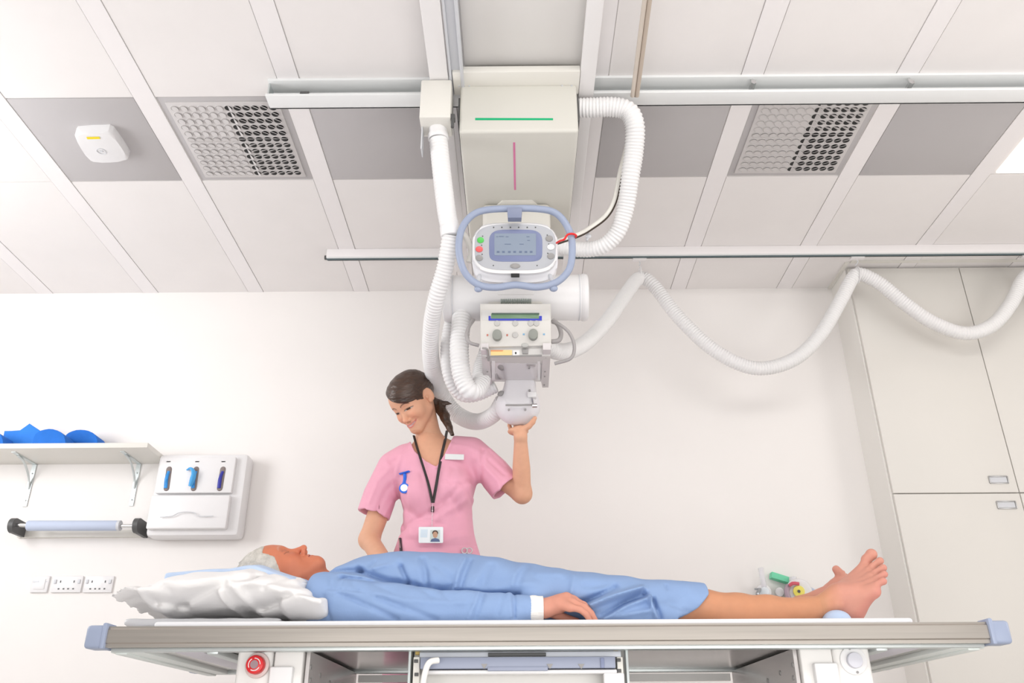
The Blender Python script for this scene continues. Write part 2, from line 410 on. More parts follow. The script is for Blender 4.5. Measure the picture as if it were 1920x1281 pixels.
def foam(px, name, lab, m, y=3.97, dep=.105):
    z0 = zst+.0005
    pts = [PY(x, yy, y) for x, yy in px]; pts = [np.array([p[0], y, max(z0, p[2])]) for p in pts]
    tag(MB().prism(pts, (0, dep, 0), .003).done(name, m), lab, 'foam support', 'blue foam supports on the shelf')
def dome(x0, x1, yt, yb):
    o = [(x1, yb), (x0, yb)]
    for i in range(13):
        t = math.pi*i/12; o.append(((x0+x1)/2-(x1-x0)/2*.94*math.cos(t), yb-7-(yb-7-yt)*math.sin(t)**.9))
    return o
foam(dome(118, 184, 806, 832), 'foam_half_roll', 'blue foam half roll at the right end of the shelf row', FO, 4.065)
foam(dome(60, 124, 804.5, 832), 'foam_half_roll', 'blue foam half roll beside the pointed wedge on the shelf', FO, 3.945)
foam([(3, 832), (8, 808), (38, 808), (55, 794), (75, 808), (62, 832)], 'foam_wedge', 'blue foam block with a pointed peak on the shelf', FO2, 4.065)
foam(dome(-58, 7, 806, 832), 'foam_half_roll', 'blue foam half roll cut off by the left edge of the photo', FO, 3.945)

PW = Plane((0, YW, 0), (0, -1, 0))
# paper roll holder
yr = 4.08; e = empty('paper_roll_holder', PW.p(140, 1005), 'wall paper roll holder with pale blue roll and dark end brackets', 'roll holder')
a, b = PY(52, 986, yr), PY(223, 986, yr); rr = (PY(140, 977, yr)-PY(140, 996, yr))[2]/2
MB().cyl(a, b, rr, n=32, bevel=.004).done('paper_roll', mat('pale_blue_paper', (.50, .56, .70), .7), e)
MB().cyl(PY(26, 985, yr), PY(258, 987, yr), rr*.38, n=16).done('rod', CHROME, e)
MB().cyl(PY(221, 986, yr), PY(226, 986, yr), rr*1.02, n=32).done('end_ring', GREYPL, e)
a, b = PW.p(36, 1003), PW.p(268, 1001)
MB().box(((a[0]+b[0])/2, YW-.010, a[2]), (b[0]-a[0], .018, .035), .002).done('back_bar', CREAM, e)
for x0, s in ((26, 1), (258, -1)):
    c = PY(x0, 986, yr); bx = PW.p(40 if s > 0 else 268, 1001)
    m = MB().cyl(c-[.012, 0, 0], c+[.012, 0, 0], .036, n=20)
    q = np.array([c[0], 0, 0])
    m.prism([(c[0]-.011, yr-.034, c[2]+.012), (c[0]-.011, yr+.0, c[2]+.036), (c[0]-.011, YW, bx[2]+.045), (c[0]-.011, YW, bx[2]-.022), (c[0]-.011, yr+.01, c[2]-.036)], (.022, 0, 0), .003)
    m.done('end_bracket', DGREY, e)
# glove dispenser
yd = 4.06; DP = Plane((0, yd, 0), (0, -1, 0))
e = empty('glove_dispenser', PW.p(365, 1000), 'white wall dispenser box with three slots showing blue gloves', 'dispenser')
fr = [DP.p(x, y) for x, y in ((297, 858), (446, 855), (424, 992), (278, 994))]
x0, x1 = fr[3][0], fr[2][0]; z0, z1 = fr[3][2], fr[0][2]
MB().box(((x0+x1)/2+.015, (yd+.02+YW)/2, (z0+z1)/2), (x1-x0+.075, YW-yd-.02, z1-z0+.05), .02).done('casing', WHITE, e)
MB().box(((x0+x1)/2, yd+.01, (z0+z1)/2+.09), (x1-x0, .03, (z1-z0)-.18), .006).done('front_panel', WHITE, e)
MB().box(((x0+x1)/2-.004, yd+.004, z0+.085), (x1-x0+.01, .04, .165), .008).done('drop_tray', WHITE, e)
BG = mat('blue_glove', (.03, .3, .75), .4, noise=.3, nscale=60); PG = mat('violet_glove', (.03, .035, .35), .4, noise=.2, nscale=40)
for (xa, ya, xb, yb2), mm in (((317, 880, 312, 916), BG), ((368, 880, 363, 916), BG), ((418, 880, 412, 916), PG)):
    A, Bq = DP.p(xa, ya, .006), DP.p(xb, yb2, .006)
    MB().tube([A, Bq], .014, n=12, spline=False, flat=.25).sph(A, (.014, .004, .014), 6).sph(Bq, (.014, .004, .014), 6).done('slot', mat('slot_grey', (.22, .18, .17), .5), e)
    MB().tube([A+[.002, -.004, -.012], (A+Bq)/2+[-.004, -.006, 0], Bq+[-.003, -.004, 0]], [.007, .009, .009], n=8, flat=.5).done('glove', mm, e)
A = DP.p(364, 880, .012)
MB().tube([A+[-.035, 0, -.004], A+[-.01, -.012, .0], A+[.008, -.014, -.03], A+[-.002, -.01, -.09]], [.005, .013, .018, .012], n=10, flat=.6).done('hanging_glove', mat('glossy_blue_film', (.08, .42, .85), .25), e)
for px in (316, 370, 419): MB().box(DP.p(px, 866, .004), (.02, .002, .005)).done('slot_caption', GREYPL, e)
MB().box(DP.p(358, 938, .0065), (.12, .002, .03)).done('notice_sticker', mat('sticker', (.78, .79, .80), .5), e)
pp = [DP.p(x, y, .027) for x, y in ((300, 970), (322, 968), (335, 962), (350, 960), (365, 962), (372, 968), (400, 968))]
MB().tube(pp, .0022, n=6).done('tray_slot', GREYPL, e)
# switch and sockets
def plate(px, wpx, name, lab, dbl):
    a, b = PW.p(px-wpx/2, 1112), PW.p(px+wpx/2, 1112); c = (a+b)/2; zt = PW.p(px, 1081)[2]; w_ = b[0]-a[0]; h_ = zt-a[2]; c[2] = (zt+a[2])/2; c[1] = YW-.005
    e = empty(name, c, lab, 'socket' if dbl else 'switch')
    MB().box(c, (w_, .012, h_), .003).done('plate', WHITE, e)
    if dbl:
        for s in (-1, 1):
            ox = s*w_*.16
            for q_, s_ in (([ox*.9+s*.012, -.0065, .012], (.005, .002, .010)), ([ox-.012, -.0065, -.022], (.008, .002, .006)), ([ox+.012, -.0065, -.022], (.008, .002, .006))):
                MB().box(c+q_, s_).done('pin_hole', DGREY, e)
            MB().box(c+[s*w_*.40, -.008, .012], (.012, .006, .02), .002).done('switch', GREYPL, e)
    else:
        MB().box(c+[.0, -.007, 0], (w_*.62, .004, h_*.62), .001).done('switch_cover', WHITE, e)
        MB().box(c+[-.02, -.0095, .012], (.03, .001, .006)).done('marking', GREYPL, e); MB().box(c+[.03, -.0065, .012], (.006, .002, .004)).done('indicator', GREYPL, e)
plate(73, 32, 'wall_switch', 'white fused switch plate left of the two double sockets', False)
plate(124, 56, 'wall_socket', 'white double socket between the switch plate and the other socket', True)
plate(183, 54, 'wall_socket', 'white double socket nearest the pillow, right of the other socket', True)

# ------------------------------------------------------------------ cupboards on the right
YC = 3.955; PC = Plane((0, YC, 0), (0, -1, 0))
xc0 = PC.p(1590, 500)[0]-.012; xd0 = PC.p(1597, 545)[0]; xm = PC.p(1835, 640)[0]; zm = PC.p(1800, 925)[2]; xe = 3.58
print('cupboard', xc0, xd0, xm, zm)
st(MB().box(((xc0+xe)/2, (YC+.02+YW)/2, ZC/2), (xe-xc0, YW-YC-.02, ZC-.001)).done('trim_2', mat('side_panel_paint', (.86, .84, .80), .6), smooth=False))
def door(x0, x1, z0, z1, hx, lab, hd=True):
    e = empty('cupboard', ((x0+x1)/2, YC, z0), lab, 'cupboard')
    MB().box(((x0+x1)/2, YC+.009, (z0+z1)/2), (x1-x0-.005, .018, z1-z0-.006), .001).done('door', CAB, e)
    if hd:
        c = PC.p(*hx, .0); w_, h_ = .088, .034; fr = MB()
        for dx, dz, sx, sz in ((0, h_/2, w_, .005), (0, -h_/2, w_, .005), (w_/2, 0, .005, h_), (-w_/2, 0, .005, h_)): fr.box(c+[dx, -.002, dz], (sx, .007, sz), .001)
        h = fr.done('handle', mat('handle_nickel', (.42, .42, .42), .3, metal=.8), e)
        MB().box(c+[0, -.0005, 0], (w_-.008, .002, h_-.008)).box(c+[-.0, -.0015, .008], (w_-.02, .002, .006)).done('recess', GREYPL, h)
door(xd0, xm, zm, ZC-.01, (1872, 900), 'tall cream upper cupboard nearest the back wall corner')
door(xd0, xm, .08, zm, (1887, 947), 'cream lower cupboard behind the foot end of the table')
door(xm, xm+.75, zm, ZC-.01, (1990, 900), 'tall cream upper cupboard at the right edge of the photo')
door(xm, xm+.75, .08, zm, (2010, 947), 'cream lower cupboard cut off by the right edge of the photo')

# ------------------------------------------------------------------ wall gas fittings behind the foot
GL = mat('clear_plastic', (.85, .84, .88), .15, alpha=.55)
c = PY(1432, 1110, 4.1)
e = empty('flow_meter', PW.p(1432, 1110), 'clear tube flow meter with white knob on the wall left of the foot', 'flow meter')
MB().cyl(PY(1426, 1065, 4.1), PY(1433, 1102, 4.1), .013, n=16, bevel=.003).done('tube', GL, e)
MB().cyl(c, PY(1432, 1110, YW), .035, n=24, bevel=.006).done('body', WHITE, e)
MB().tube([PY(1415, 1105, 4.06), PY(1427, 1105, 4.06)], .005, n=8, spline=False).tube([PY(1424, 1107, 4.06), PY(1420, 1114, 4.05), PY(1424, 1123, 4.06)], .008, n=8).done('outlet', mat('dull_chrome', (.4, .42, .44), .3, metal=1), e)
MB().cyl(PY(1434, 1110, 4.1), PY(1434, 1110, 4.06), .022, n=20, bevel=.004).done('knob', mat('pale_knob', (.75, .80, .84), .3), e)
e = empty('suction_regulator', PW.p(1495, 1115), 'white wall regulator with yellow dial and red collar by the foot', 'regulator')
c = PY(1498, 1110, 4.08)
MB().cyl(c, PY(1498, 1110, YW), .06, n=28, bevel=.01).done('body', WHITE, e)
MB().cyl(PY(1498, 1109, 4.08), PY(1498, 1109, 4.065), .026, n=24, bevel=.003).done('yellow_dial', mat('dial_yellow', (.85, .75, .15), .4), e)
MB().cyl(PY(1498, 1109, 4.064), PY(1498, 1109, 4.060), .007, n=12).done('needle_hub', DGREY, e)
MB().tube([PY(1480, 1098, 4.07), PY(1487, 1094, 4.06), PY(1498, 1095, 4.06)], .008, n=8).done('red_collar', mat('collar_red', (.65, .12, .16), .5), e)
MB().tube([PY(1478, 1098, 4.09), PY(1475, 1110, 4.08), PY(1480, 1124, 4.08)], .012, n=8).done('side_ring', mat('mauve_plastic', (.42, .32, .38), .5), e)
MB().tube([PY(1500, 1095, 4.1), PY(1515, 1103, 4.1), PY(1530, 1112, 4.1)], .018, n=10, flat=.6).done('tubing', mat('pale_blue_tubing', (.55, .60, .75), .4), e)
MB().cyl(PY(1487, 1082, 4.12), PY(1489, 1096, 4.12), .016, n=14).done('jar_cap', GL, e)
tag(MB().prism([PY(x, y, 4.14) for x, y in ((1448, 1072), (1480, 1082), (1480, 1093), (1447, 1083))], (0, .045, 0), .002).done('wall_tag', mat('green_plastic', (.18, .68, .42), .5)), 'small green plastic tag on the wall above the fittings', 'tag')
MB_t = MB().cyl(PY(1462, 1110, 4.13), PY(1462, 1110, YW), .021, n=20, bevel=.005)
tag(MB_t.done('gas_outlet', WHITE), 'round white gas outlet between flow meter and yellow-dial regulator', 'gas outlet')

# ================================================================== ceiling mounted x-ray unit
xr = empty('xray_unit', (0.02, 2.8, 1.6), 'large white ceiling-hung x-ray machine with grey handle and screen above the table', 'x-ray machine')
RW = mat('bridge_rail_white', (.82, .80, .80), .45)
zb = 2.512
PB = Plane((0, 0, zb), (0, 0, -1)); zb2 = 2.44
def xat(px, py, z=zb): return PZ(px, py, z)[0]
# two long bridge rails under the transverse rails
for pxa, pxb, yb in ((786, 825, 0), (1101, 1133, 0)):
    xa, xb = xat(pxa, yb), xat(pxb, yb)
    MB().box(((xa+xb)/2, 2.0, zb+.009), (xb-xa, 3.6, .018), .003).box(((xa+xb)/2, 2.0, zb+.018), ((xb-xa)*.6, 3.6, .02)).done('bridge_rail', RW, xr)
xa, xb = xat(828, 0), xat(858, 0)
MB().box(((xa+xb)/2, 2.13, zb+.02), (xb-xa, .72, .02), .002).box((xb-.006, 2.13, zb+.006), (.012, .72, .03), .002).box((xa+.004, 2.13, zb+.01), (.008, .72, .02)).done('carriage_rail', GREYPL, xr)
xa, xb = xat(862, 0), xat(1100, 0)
MB().box(((xa+xb)/2, 2.14, zb+.055), (xb-xa+.01, .74, .012), .002).done('carriage_cover', mat('carriage_cover_grey', (.72, .70, .68), .5), xr)
xa, xb = PY(849, 140, 2.39)[0], PY(1087, 140, 2.39)[0]
cb = MB().box(((xa+xb)/2, 2.42, zb+.012), (xb-xa, .12, .03), .003).done('cross_bar', CREAM, xr)
# column housing under the bridge
yf = 2.43; zt, zl = PY(965, 158, yf)[2], PY(965, 247, yf)[2]
xa, xb = PY(862, 200, yf)[0], PY(1083, 200, yf)[0]
hw = (xb-xa)/2; hx = (xa+xb)/2
print('housing', xa, xb, zt, zl)
HM = mat('housing_enamel', (.64, .625, .575), .35)
m = MB().prism([(xa+.01, yf, zl), (xa, yf+.0, zt), (xa, yf+.9, zt), (xa+.01, yf+.9, zl)], (2*hw, 0, 0))
bmesh.ops.delete(m.bm, geom=m.bm.verts[:], context='VERTS')
m.box((hx, yf+.40, (zt+zl)/2), (2*hw, .80, zt-zl), .012, seg=3)
hs = m.done('column_housing', HM, xr)
FP = Plane((0, yf, 0), (0, -1, 0)); UP = Plane((0, 0, zl), (0, 0, -1))
FP.slab([(891, 221.5), (1037, 222), (1037, 225.5), (891, 225.5)], 'green_stripe', mat('green_tape', (.0, .42, .17), .5), hs, th=.001, smooth=False)
UP.slab([(962, 267), (966, 267), (967.5, 356), (964, 356)], 'pink_stripe', mat('pink_tape', (.68, .20, .38), .5), hs, th=.001, smooth=False)
for px in (858, 877, 1054, 1072):
    p = FP.p(px+(3 if px < 900 else 0), 161); MB().cyl(p+[0, .002, 0], p-[0, .002, 0], .0032, n=10).done('screw', GREYPL, hs)
for s in (xa-.005, xb+.003):
    MB().box((s+.001, yf+.42, (zt+zl)/2+.01), (.006, .8, .11)).done('side_gap', DGREY, xr)
# telescopic column
yc = 2.87
for (pa, pb, z0, z1, dy, mm) in ((905, 1032, 2.08, zl, 0, CREAM), (911, 1026, 1.86, 2.12, .01, WHITE)):
    x0, x1 = PY(pa, 400, yc)[0], PY(pb, 400, yc)[0]
    MB().box(((x0+x1)/2, yc+dy+.12, (z0+z1)/2), (x1-x0, .24, z1-z0), .02, seg=3).done('telescopic_column', mm, xr)
UP.slab([(920, 393), (942, 375), (998, 375), (1020, 393)], 'octagonal_plate', CREAM, xr, th=.006, bevel=.002)
# bracket + hoses, left side
yb = 2.40; PBk = Plane((0, yb, 0), (0, -1, 0))
p = [PBk.p(x, y) for x, y in ((790, 151), (847, 151), (843, 222), (786, 222))]
x0, x1, z0, z1 = p[3][0], p[1][0], p[3][2], p[0][2]
bk = MB().box(((x0+x1)/2, yb+.05, (z0+z1)/2), (x1-x0, .11, z1-z0), .006).done('hose_bracket', CREAM, xr)
MB().box((x0+.006, yb+.07, z0-.045), (.004, .05, .11)).done('bracket_arm', GREYPL, bk)
q = PBk.p(846, 215); MB().box(q+[.004, .02, .0], (.018, .03, .02), .003).cyl(q+[.005, .01, -.01], q+[.005, .01, -.05], .006, n=8).done('clip', DGREY, bk)
def hose(px, r, lab=None, parent=None, rib=.055, pitch=.0125, n=24):
    return MB().tube([PY(*q) for q in px], r, n=n, res=14, rib=rib, pitch=pitch).done('corrugated_hose', HOSE, parent)
A = PY(820, 224, yb+.06); Bc = PY(822, 262, yb+.07)
MB().cyl(A, Bc, .034, n=28).cyl(Bc-(Bc-A)*.25, Bc, .038, n=28, bevel=.002).done('hose_cuff', WHITE, xr)
hose([(822, 262, 2.47), (829, 330, 2.50), (838, 400, 2.53), (845, 432, 2.55)], .0335, parent=xr, rib=.02)
MB().cyl(PY(843, 425, 2.545), PY(845, 443, 2.553), .0355, n=28, bevel=.002).done('hose_cuff', WHITE, xr)
hose([(845, 440, 2.552), (835, 500, 2.62), (818, 560, 2.70), (808, 620, 2.84), (809, 680, 3.02), (824, 735, 3.26), (856, 776, 3.33), (893, 791, 3.26), (925, 778, 3.12), (942, 752, 3.05)], [.030, .030, .030, .030, .031, .033, .034, .034, .033, .031, .029], parent=xr)
hose([(862, 540, 2.93), (848, 590, 2.94), (838, 650, 2.95), (842, 705, 2.98), (862, 738, 3.02), (890, 742, 3.04), (930, 725, 3.02)], .024, parent=xr)
hose([(868, 560, 2.86), (864, 610, 2.84), (861, 660, 2.84), (866, 705, 2.86), (882, 733, 2.88), (900, 722, 2.92), (905, 690, 2.96), (915, 660, 2.96)], .0345, parent=xr)
# right loop
hose([(1075, 203, 2.50), (1110, 202, 2.49), (1150, 201, 2.48), (1178, 209, 2.48), (1190, 235, 2.50), (1189, 280, 2.55), (1182, 330, 2.60), (1173, 390, 2.67), (1158, 435, 2.72), (1130, 462, 2.76), (1090, 468, 2.80), (1045, 462, 2.84)], [.036, .036, .036, .036, .035, .033, .031, .030, .029, .029], parent=xr)
# tube housing
yt = 2.86; L, Rr = PY(840, 560, yt), PY(1096, 560, yt); zc = (PY(965, 517, yt)[2]+PY(965, 602, yt)[2])/2
rt = .088
tbm = MB().cyl((L[0], yt, zc), (Rr[0], yt, zc), rt, n=48, bevel=.006).done('tube_housing', WHITE, xr)
for px0, px1 in ((832, 849), (1087, 1102)):
    a, b = PY(px0, 560, yt)[0], PY(px1, 560, yt)[0]
    MB().cyl((a, yt, zc), (b, yt, zc), rt+.004, n=48, bevel=.012).done('end_cap', WHITE, tbm)
for px in (850.5, 1085):
    a = PY(px, 560, yt)[0]; MB().cyl((a-.0015, yt, zc), (a+.0015, yt, zc), rt+.0015, n=48).done('seam_ring', GREYPL, tbm)
yy = 2.80; x0, x1 = PY(915, 560, yy)[0], PY(1017, 560, yy)[0]
zz0, zz1 = PY(965, 572, yy)[2], PY(965, 530, yy)[2]
MB().box(((x0+x1)/2, yy+.08, (zz0+zz1)/2), (x1-x0, .18, zz1-zz0), .006).done('neck_block', CREAM, xr)
x0, x1 = PY(934, 560, yy)[0], PY(1001, 560, yy)[0]
nb = MB().box(((x0+x1)/2, yy-.012, (zz0+zz1)/2+.012), (x1-x0, .03, (zz1-zz0)*.62), .003).done('vent_block', WHITE, xr)
v = MB()
for i in range(17): v.box((x0+.012+(x1-x0-.024)*i/16, yy-.006, zz0+.010), (.0028, .02, .018))
v.done('vent_fins', mat('fin_green_grey', (.25, .32, .28), .5), xr)

# ---- control screen (tilted down towards the user)
n = nrm((0, -1, -.28)); O = PY(965, 470, 2.56); S = Plane(O, n)
BD = mat('screen_body', (.83, .82, .84), .3)
b = MB().prism([S.p(x, y, -.02) for x, y in supere(965.5, 474, 80.5, 56, 4, 48)], -S.n*.055, .012, 3).done('screen_body', BD, xr)
MB().prism([S.p(x, y, .008) for x, y in supere(965.5, 466, 79, 47, 3.6, 48)], -S.n*.03, .006, 3).done('bezel_rim', WHITE, b)
S.slab(supere(966, 465, 76, 43, 3.4, 48), 'face_plate', mat('face_grey', (.46, .47, .50), .35), b, th=.0095, bevel=.001)
S.slab([(967+math.copysign(abs(math.cos(a))**.4, math.cos(a))*50, 463+math.copysign(abs(math.sin(a))**.45, math.sin(a))*30+2.5*math.cos(a)**2-2) for a in np.arange(40)*math.pi/20], 'screen_surround', mat('screen_surround_blue', (.19, .22, .37), .35), b, off=.0085, th=.002, bevel=.0005)
scr = S.slab(rect(927, 438, 1005, 479, 2), 'screen', mat('lcd', (.26, .31, .39), .15), b, off=.0105, th=.001)
lc = mat('lcd_text', (.13, .17, .27), .3); m = MB()
def dash(mb, pl, x, y, w_, h_, off): 
    a = [pl.p(*q, off) for q in ((x-w_/2, y-h_/2), (x+w_/2, y-h_/2), (x+w_/2, y+h_/2), (x-w_/2, y+h_/2))]; mb.prism(a, pl.n*.0006)
for x in (934, 944, 955, 965, 976, 986, 996): dash(m, S, x, 472.5, 5, 3.4, .0117)
for x, y, w_ in ((932, 444, 3), (940, 443.5, 9), (951, 444, 5), (990, 444, 6), (991, 451, 5), (952, 458, 12), (978, 458, 8)): dash(m, S, x, y, w_, 1.2, .0117)
m.done('screen_readout', lc, scr, smooth=False)
m = MB()
for x in (925.5, 941, 957, 972.5, 988.5, 1004): dash(m, S, x, 426.5, 2.5, 2.4, .0097)
for x, y in ((925, 498), (1007, 498), (905, 443), (903, 460), (904, 477), (1026, 441), (1029, 458), (1027, 475)): dash(m, S, x, y, 2.2, 2, .0097)
m.done('panel_symbols', DGREY, b, smooth=False)
def button(pl, x, y, rx, ry, m_, par, off=.0095, h=.004, name='button'):
    return MB().prism([pl.p(x+rx*math.cos(a), y+ry*math.sin(a), off+h) for a in np.arange(20)*math.pi/10], -pl.n*h, .001).done(name, m_, par)
BGr = mat('button_grey', (.30, .29, .285), .35)
button(S, 901, 450, 6.5, 5.5, mat('green_button', (.10, .55, .10), .3), b); button(S, 898.5, 467, 7, 5.5, mat('red_button', (.80, .12, .12), .3), b)
button(S, 898.5, 483.5, 7, 5.5, BGr, b); button(S, 1030, 447, 7, 5.5, BGr, b); button(S, 1033, 463, 7, 5.5, WHITE, b); button(S, 1033, 480, 7, 5.5, BGr, b)
button(S, 966, 498.5, 9.5, 4.5, BGr, b)
S.slab(rect(958, 515.5, 974, 520.5, 1), 'port', DARK, b, off=-.006, th=.02)
# steering handle around the screen
hp = [(963.8, 391), (911, 394), (884, 405), (866, 429), (860, 463), (865, 495), (877.5, 519), (900, 535), (930, 539), (967, 534.5), (1005, 538.5), (1035, 533), (1055, 521), (1069, 500.6), (1073, 470), (1070, 440), (1055.6, 412.5), (1036, 397), (1005, 391.5)]
HP = [S.p(x, y, .03) for x, y in hp]
hd = MB().tube(HP, .0125, n=16, res=8, closed=True).done('handle', BLUEGREY, xr)
S.slab([(951, 397), (979, 397), (977.5, 416), (952.5, 416)], 'handle_mount', mat('handle_mount_slate', (.22, .25, .36), .4), hd, off=.024, th=.045, bevel=.002)
for x, y in ((897, 542), (1038, 541)): MB().sph(S.p(x, y, .025), (.015, .012, .012), 8).done('handle_knuckle', BLUEGREY, hd)
for x0, y0, x1, y1 in ((893, 545, 900, 515), (1040, 543, 1030, 515)):
    MB().tube([S.p(x0, y0-8, .02), S.p(x1, y1, -.03)], .008, spline=False).done('handle_stay', GREYPL, hd)
MB().tube([S.p(860, 432, -.03), S.p(874, 446, -.05), S.p(884, 470, -.06), S.p(880, 492, -.06)], .012, n=12).done('cable_loop', CREAM, xr)

# ---- collimator
yk = 2.70; nK = nrm((0, -1, -.12)); K = Plane(PY(966, 610, yk), nK)
DPTH = .21
def kbox(px, name, m_, par, off, th, bev=.004): 
    return MB().prism([K.p(x, y, off) for x, y in px], -K.n*th, bev, 2).done(name, m_, par)
co = kbox([(900, 569), (1033, 569), (1034, 648), (901, 651)], 'collimator', mat('collimator_enamel', (.64, .62, .59), .35), xr, 0, DPTH, .005)
kbox([(904, 582), (1029, 582), (1029, 600), (904, 600)], 'collimator_crease', mat('panel_face_white', (.66, .65, .63), .35), co, .0012, .002, .0005)
kbox([(916, 592.5), (920, 592.5), (920, 597), (1011, 597), (1011, 592.5), (1016, 592.5), (1016, 601), (916, 601)], 'blue_surround', mat('royal_blue', (.035, .05, .50), .4), co, .0025, .002, 0)
kbox(rect(921, 588, 1010.5, 597.5, .8), 'display', mat('lcd_green', (.17, .28, .17), .2), co, .003, .003, .0005)
kbox([(922, 587), (1011, 587), (1011, 589.5), (922, 589.5)], 'display_lip', mat('lcd_lip', (.10, .15, .12), .3), co, .005, .004, 0)
for x, y in ((932, 606), (966, 606), (995, 606), (1006, 606), (966, 628)): button(K, x, y, 5.6, 5.3, mat('collimator_button', (.50, .49, .475), .4), co, off=.001, h=.003)
for x, y in ((932, 627), (1000, 626)):
    k_ = button(K, x, y, 8.8, 9.6, mat('knob_grey', (.26, .27, .245), .45), co, off=.001, h=.022, name='knob')
for x in (914, 951): m = MB(); dash(m, K, x, 628.5, 3.0, 3.6, .0012); m.done('red_symbol', mat('symbol_red', (.52, .16, .12), .5), co, smooth=False)
for x in (982, 1020): m = MB(); dash(m, K, x, 627, 3.6, 3.0, .0012); m.done('blue_symbol', mat('symbol_blue', (.20, .40, .60), .5), co, smooth=False)
button(K, 984.5, 647, 6.8, 4, mat('latch_steel', (.45, .45, .43), .35), co, off=.0, h=.005, name='latch')
# lower strip, label and latch tab
kbox([(903, 652), (1033, 650), (1032, 668), (904, 668)], 'lower_strip', mat('strip_grey', (.60, .585, .57), .4), co, -.015, .1, .002)
kbox([(920, 656.5), (960, 656.5), (960, 666), (920, 666.5)], 'warning_label', mat('label_yellow', (.83, .62, .28), .5), co, -.0135, .0015, 0)
kbox([(920, 656.5), (944, 656.5), (942, 659), (920, 659)], 'label_print', mat('label_red', (.72, .30, .12), .5), co, -.0125, .0015, 0)
kbox([(979, 653), (991, 653), (990, 663), (980, 663)], 'latch_tab', BGr, co, -.008, .01, .001)
kbox([(962, 657), (974, 657), (974, 667), (962, 667)], 'scale_plate', WHITE, co, -.0135, .0015, 0)
button(K, 967, 662, 1.6, 2.2, DARK, co, off=-.014, h=.002, name='indicator')
# accessory rails hanging at both sides (seen from below)
RL = mat('rail_mauve_grey', (.62, .585, .59), .45, metal=.1)
zk = K.p(966, 652)[2]
G = Plane((0, 0, zk-.016), (0, .0, -1))
# underside plane, slightly below the box
for pts in ([(901.5, 657), (916, 656), (922.5, 718), (919.5, 728), (908, 728.5)], [(1033, 656), (1018, 656), (1014.5, 716), (1017, 727), (1028.5, 727)]):
    ac = MB().prism([G.p(x, y, .004) for x, y in pts], (0, 0, .026), .0015).done('accessory_rail', RL, co)
    sc_ = MB()
    xs = sorted(pts, key=lambda q: q[1]); cx_ = sum(q[0] for q in pts)/5
    for yv in (670, 697, 706, 722): 
        q = G.p(cx_+(yv-690)*(.06 if cx_ < 960 else -.06), yv, .0055); sc_.cyl(q, q+[0, 0, -.002], .0032, n=8)
    sc_.done('rail_screw', BGr, ac)
MB().prism([G.p(x, y, -.002) for x, y in ((916, 668), (1018, 667), (1014, 716), (921, 716))], (0, 0, .012), .0015).done('underside_plate', mat('underside_plate', (.74, .72, .71), .4), co)
MB().tube([G.p(918, 668.5, .008), G.p(1016, 667, .008)], .0035, spline=False, n=8).done('slot_bar', BGr, co)
MB().tube([G.p(905, 653, .008), G.p(914, 656, .008), G.p(916, 676, .008)], .004, n=8).done('catch', BGr, co)
win = MB().prism([G.p(x, y, -.001) for x, y in ((927.5, 679), (1008, 679), (1007, 712), (929, 712))], (0, 0, .002)).done('exit_window', mat('exit_window_glass', (.72, .69, .70), .04, metal=.75), co)
for x0_, x1_ in ((922, 928), (1008, 1013)): MB().prism([G.p(x, y, .003) for x, y in ((x0_, 678), (x1_, 678), (x1_, 713), (x0_, 713))], (0, 0, .004)).done('window_frame', WHITE, co)
# pivot dome behind
yd2 = 3.03; c = PY(971, 762, yd2)
def fdome(P):
    a = ell(P, c, (.086, .075, .074)); t = cap(P, PY(975, 725, yd2-.03), PY(973, 750, yd2-.03), .062, .066)
    d = smin(a, t, .02)
    d = smax(d, half(P, PY(972, 758, yd2-.078), (0, -1, .15)), .008)
    return smax(d, half(P, PY(972, 722, yd2), (0, 0, 1)), .006)
dm = implicit('pivot_dome', fdome, c-.12, c+.12, .0032, mat('dome_plastic', (.76, .745, .77), .35), xr)
p0, p1 = PY(948, 760, yd2-.085), PY(1006, 759, yd2-.085)
m = MB().tube([p0, PY(975, 760, yd2-.09), p1], .0035, n=8).done('lever', BGr, dm)
MB().cyl(PY(998, 761, yd2-.09), PY(1007, 761, yd2-.09), .008, n=12).tube([PY(999, 757, yd2-.09), PY(997, 744, yd2-.075)], .004, spline=False).done('lever_joint', CHROME, dm)
MB().box(PY(997, 742, yd2-.07), (.035, .03, .022), .004).done('lever_mount', WHITE, dm)
for x, y in ((954, 769), (985, 769), (993, 733)):
    q = PY(x, y, yd2-.07); MB().cyl(q, q-[0, .006, 0], .004, n=10).done('screw', BGr, dm)
MB().sph(PY(939, 738, yd2-.06), (.014, .008, .010), 8, Matrix.Rotation(-.6, 3, 'Y')).done('hose_lug', BGr, dm)
m = MB()
for i in range(7): dash(m, Plane(PY(975, 722, 2.98), (0, -1, -.3)), 963+i*2.8, 722, 1.8, 2, .0)
# cables beside the collimator
def cable(pts, r, m_=None, par=xr, name='cable'): return MB().tube([PY(*q) for q in pts], r, n=10, res=10).done(name, m_ or mat('cable_grey', (.36, .34, .34), .45), par)
cable([(888, 600, 2.76), (880, 612, 2.74), (875, 627, 2.73), (880, 642, 2.73), (898, 648, 2.74)], .0065)
cable([(1036, 600, 2.76), (1047, 610, 2.76), (1052, 626, 2.76), (1048, 638, 2.76), (1034, 641, 2.76)], .0085)
cable([(1036, 604, 2.74), (1050, 609, 2.72), (1068, 625, 2.72), (1077, 650, 2.73), (1070, 672, 2.74), (1040, 682, 2.76)], .0062)

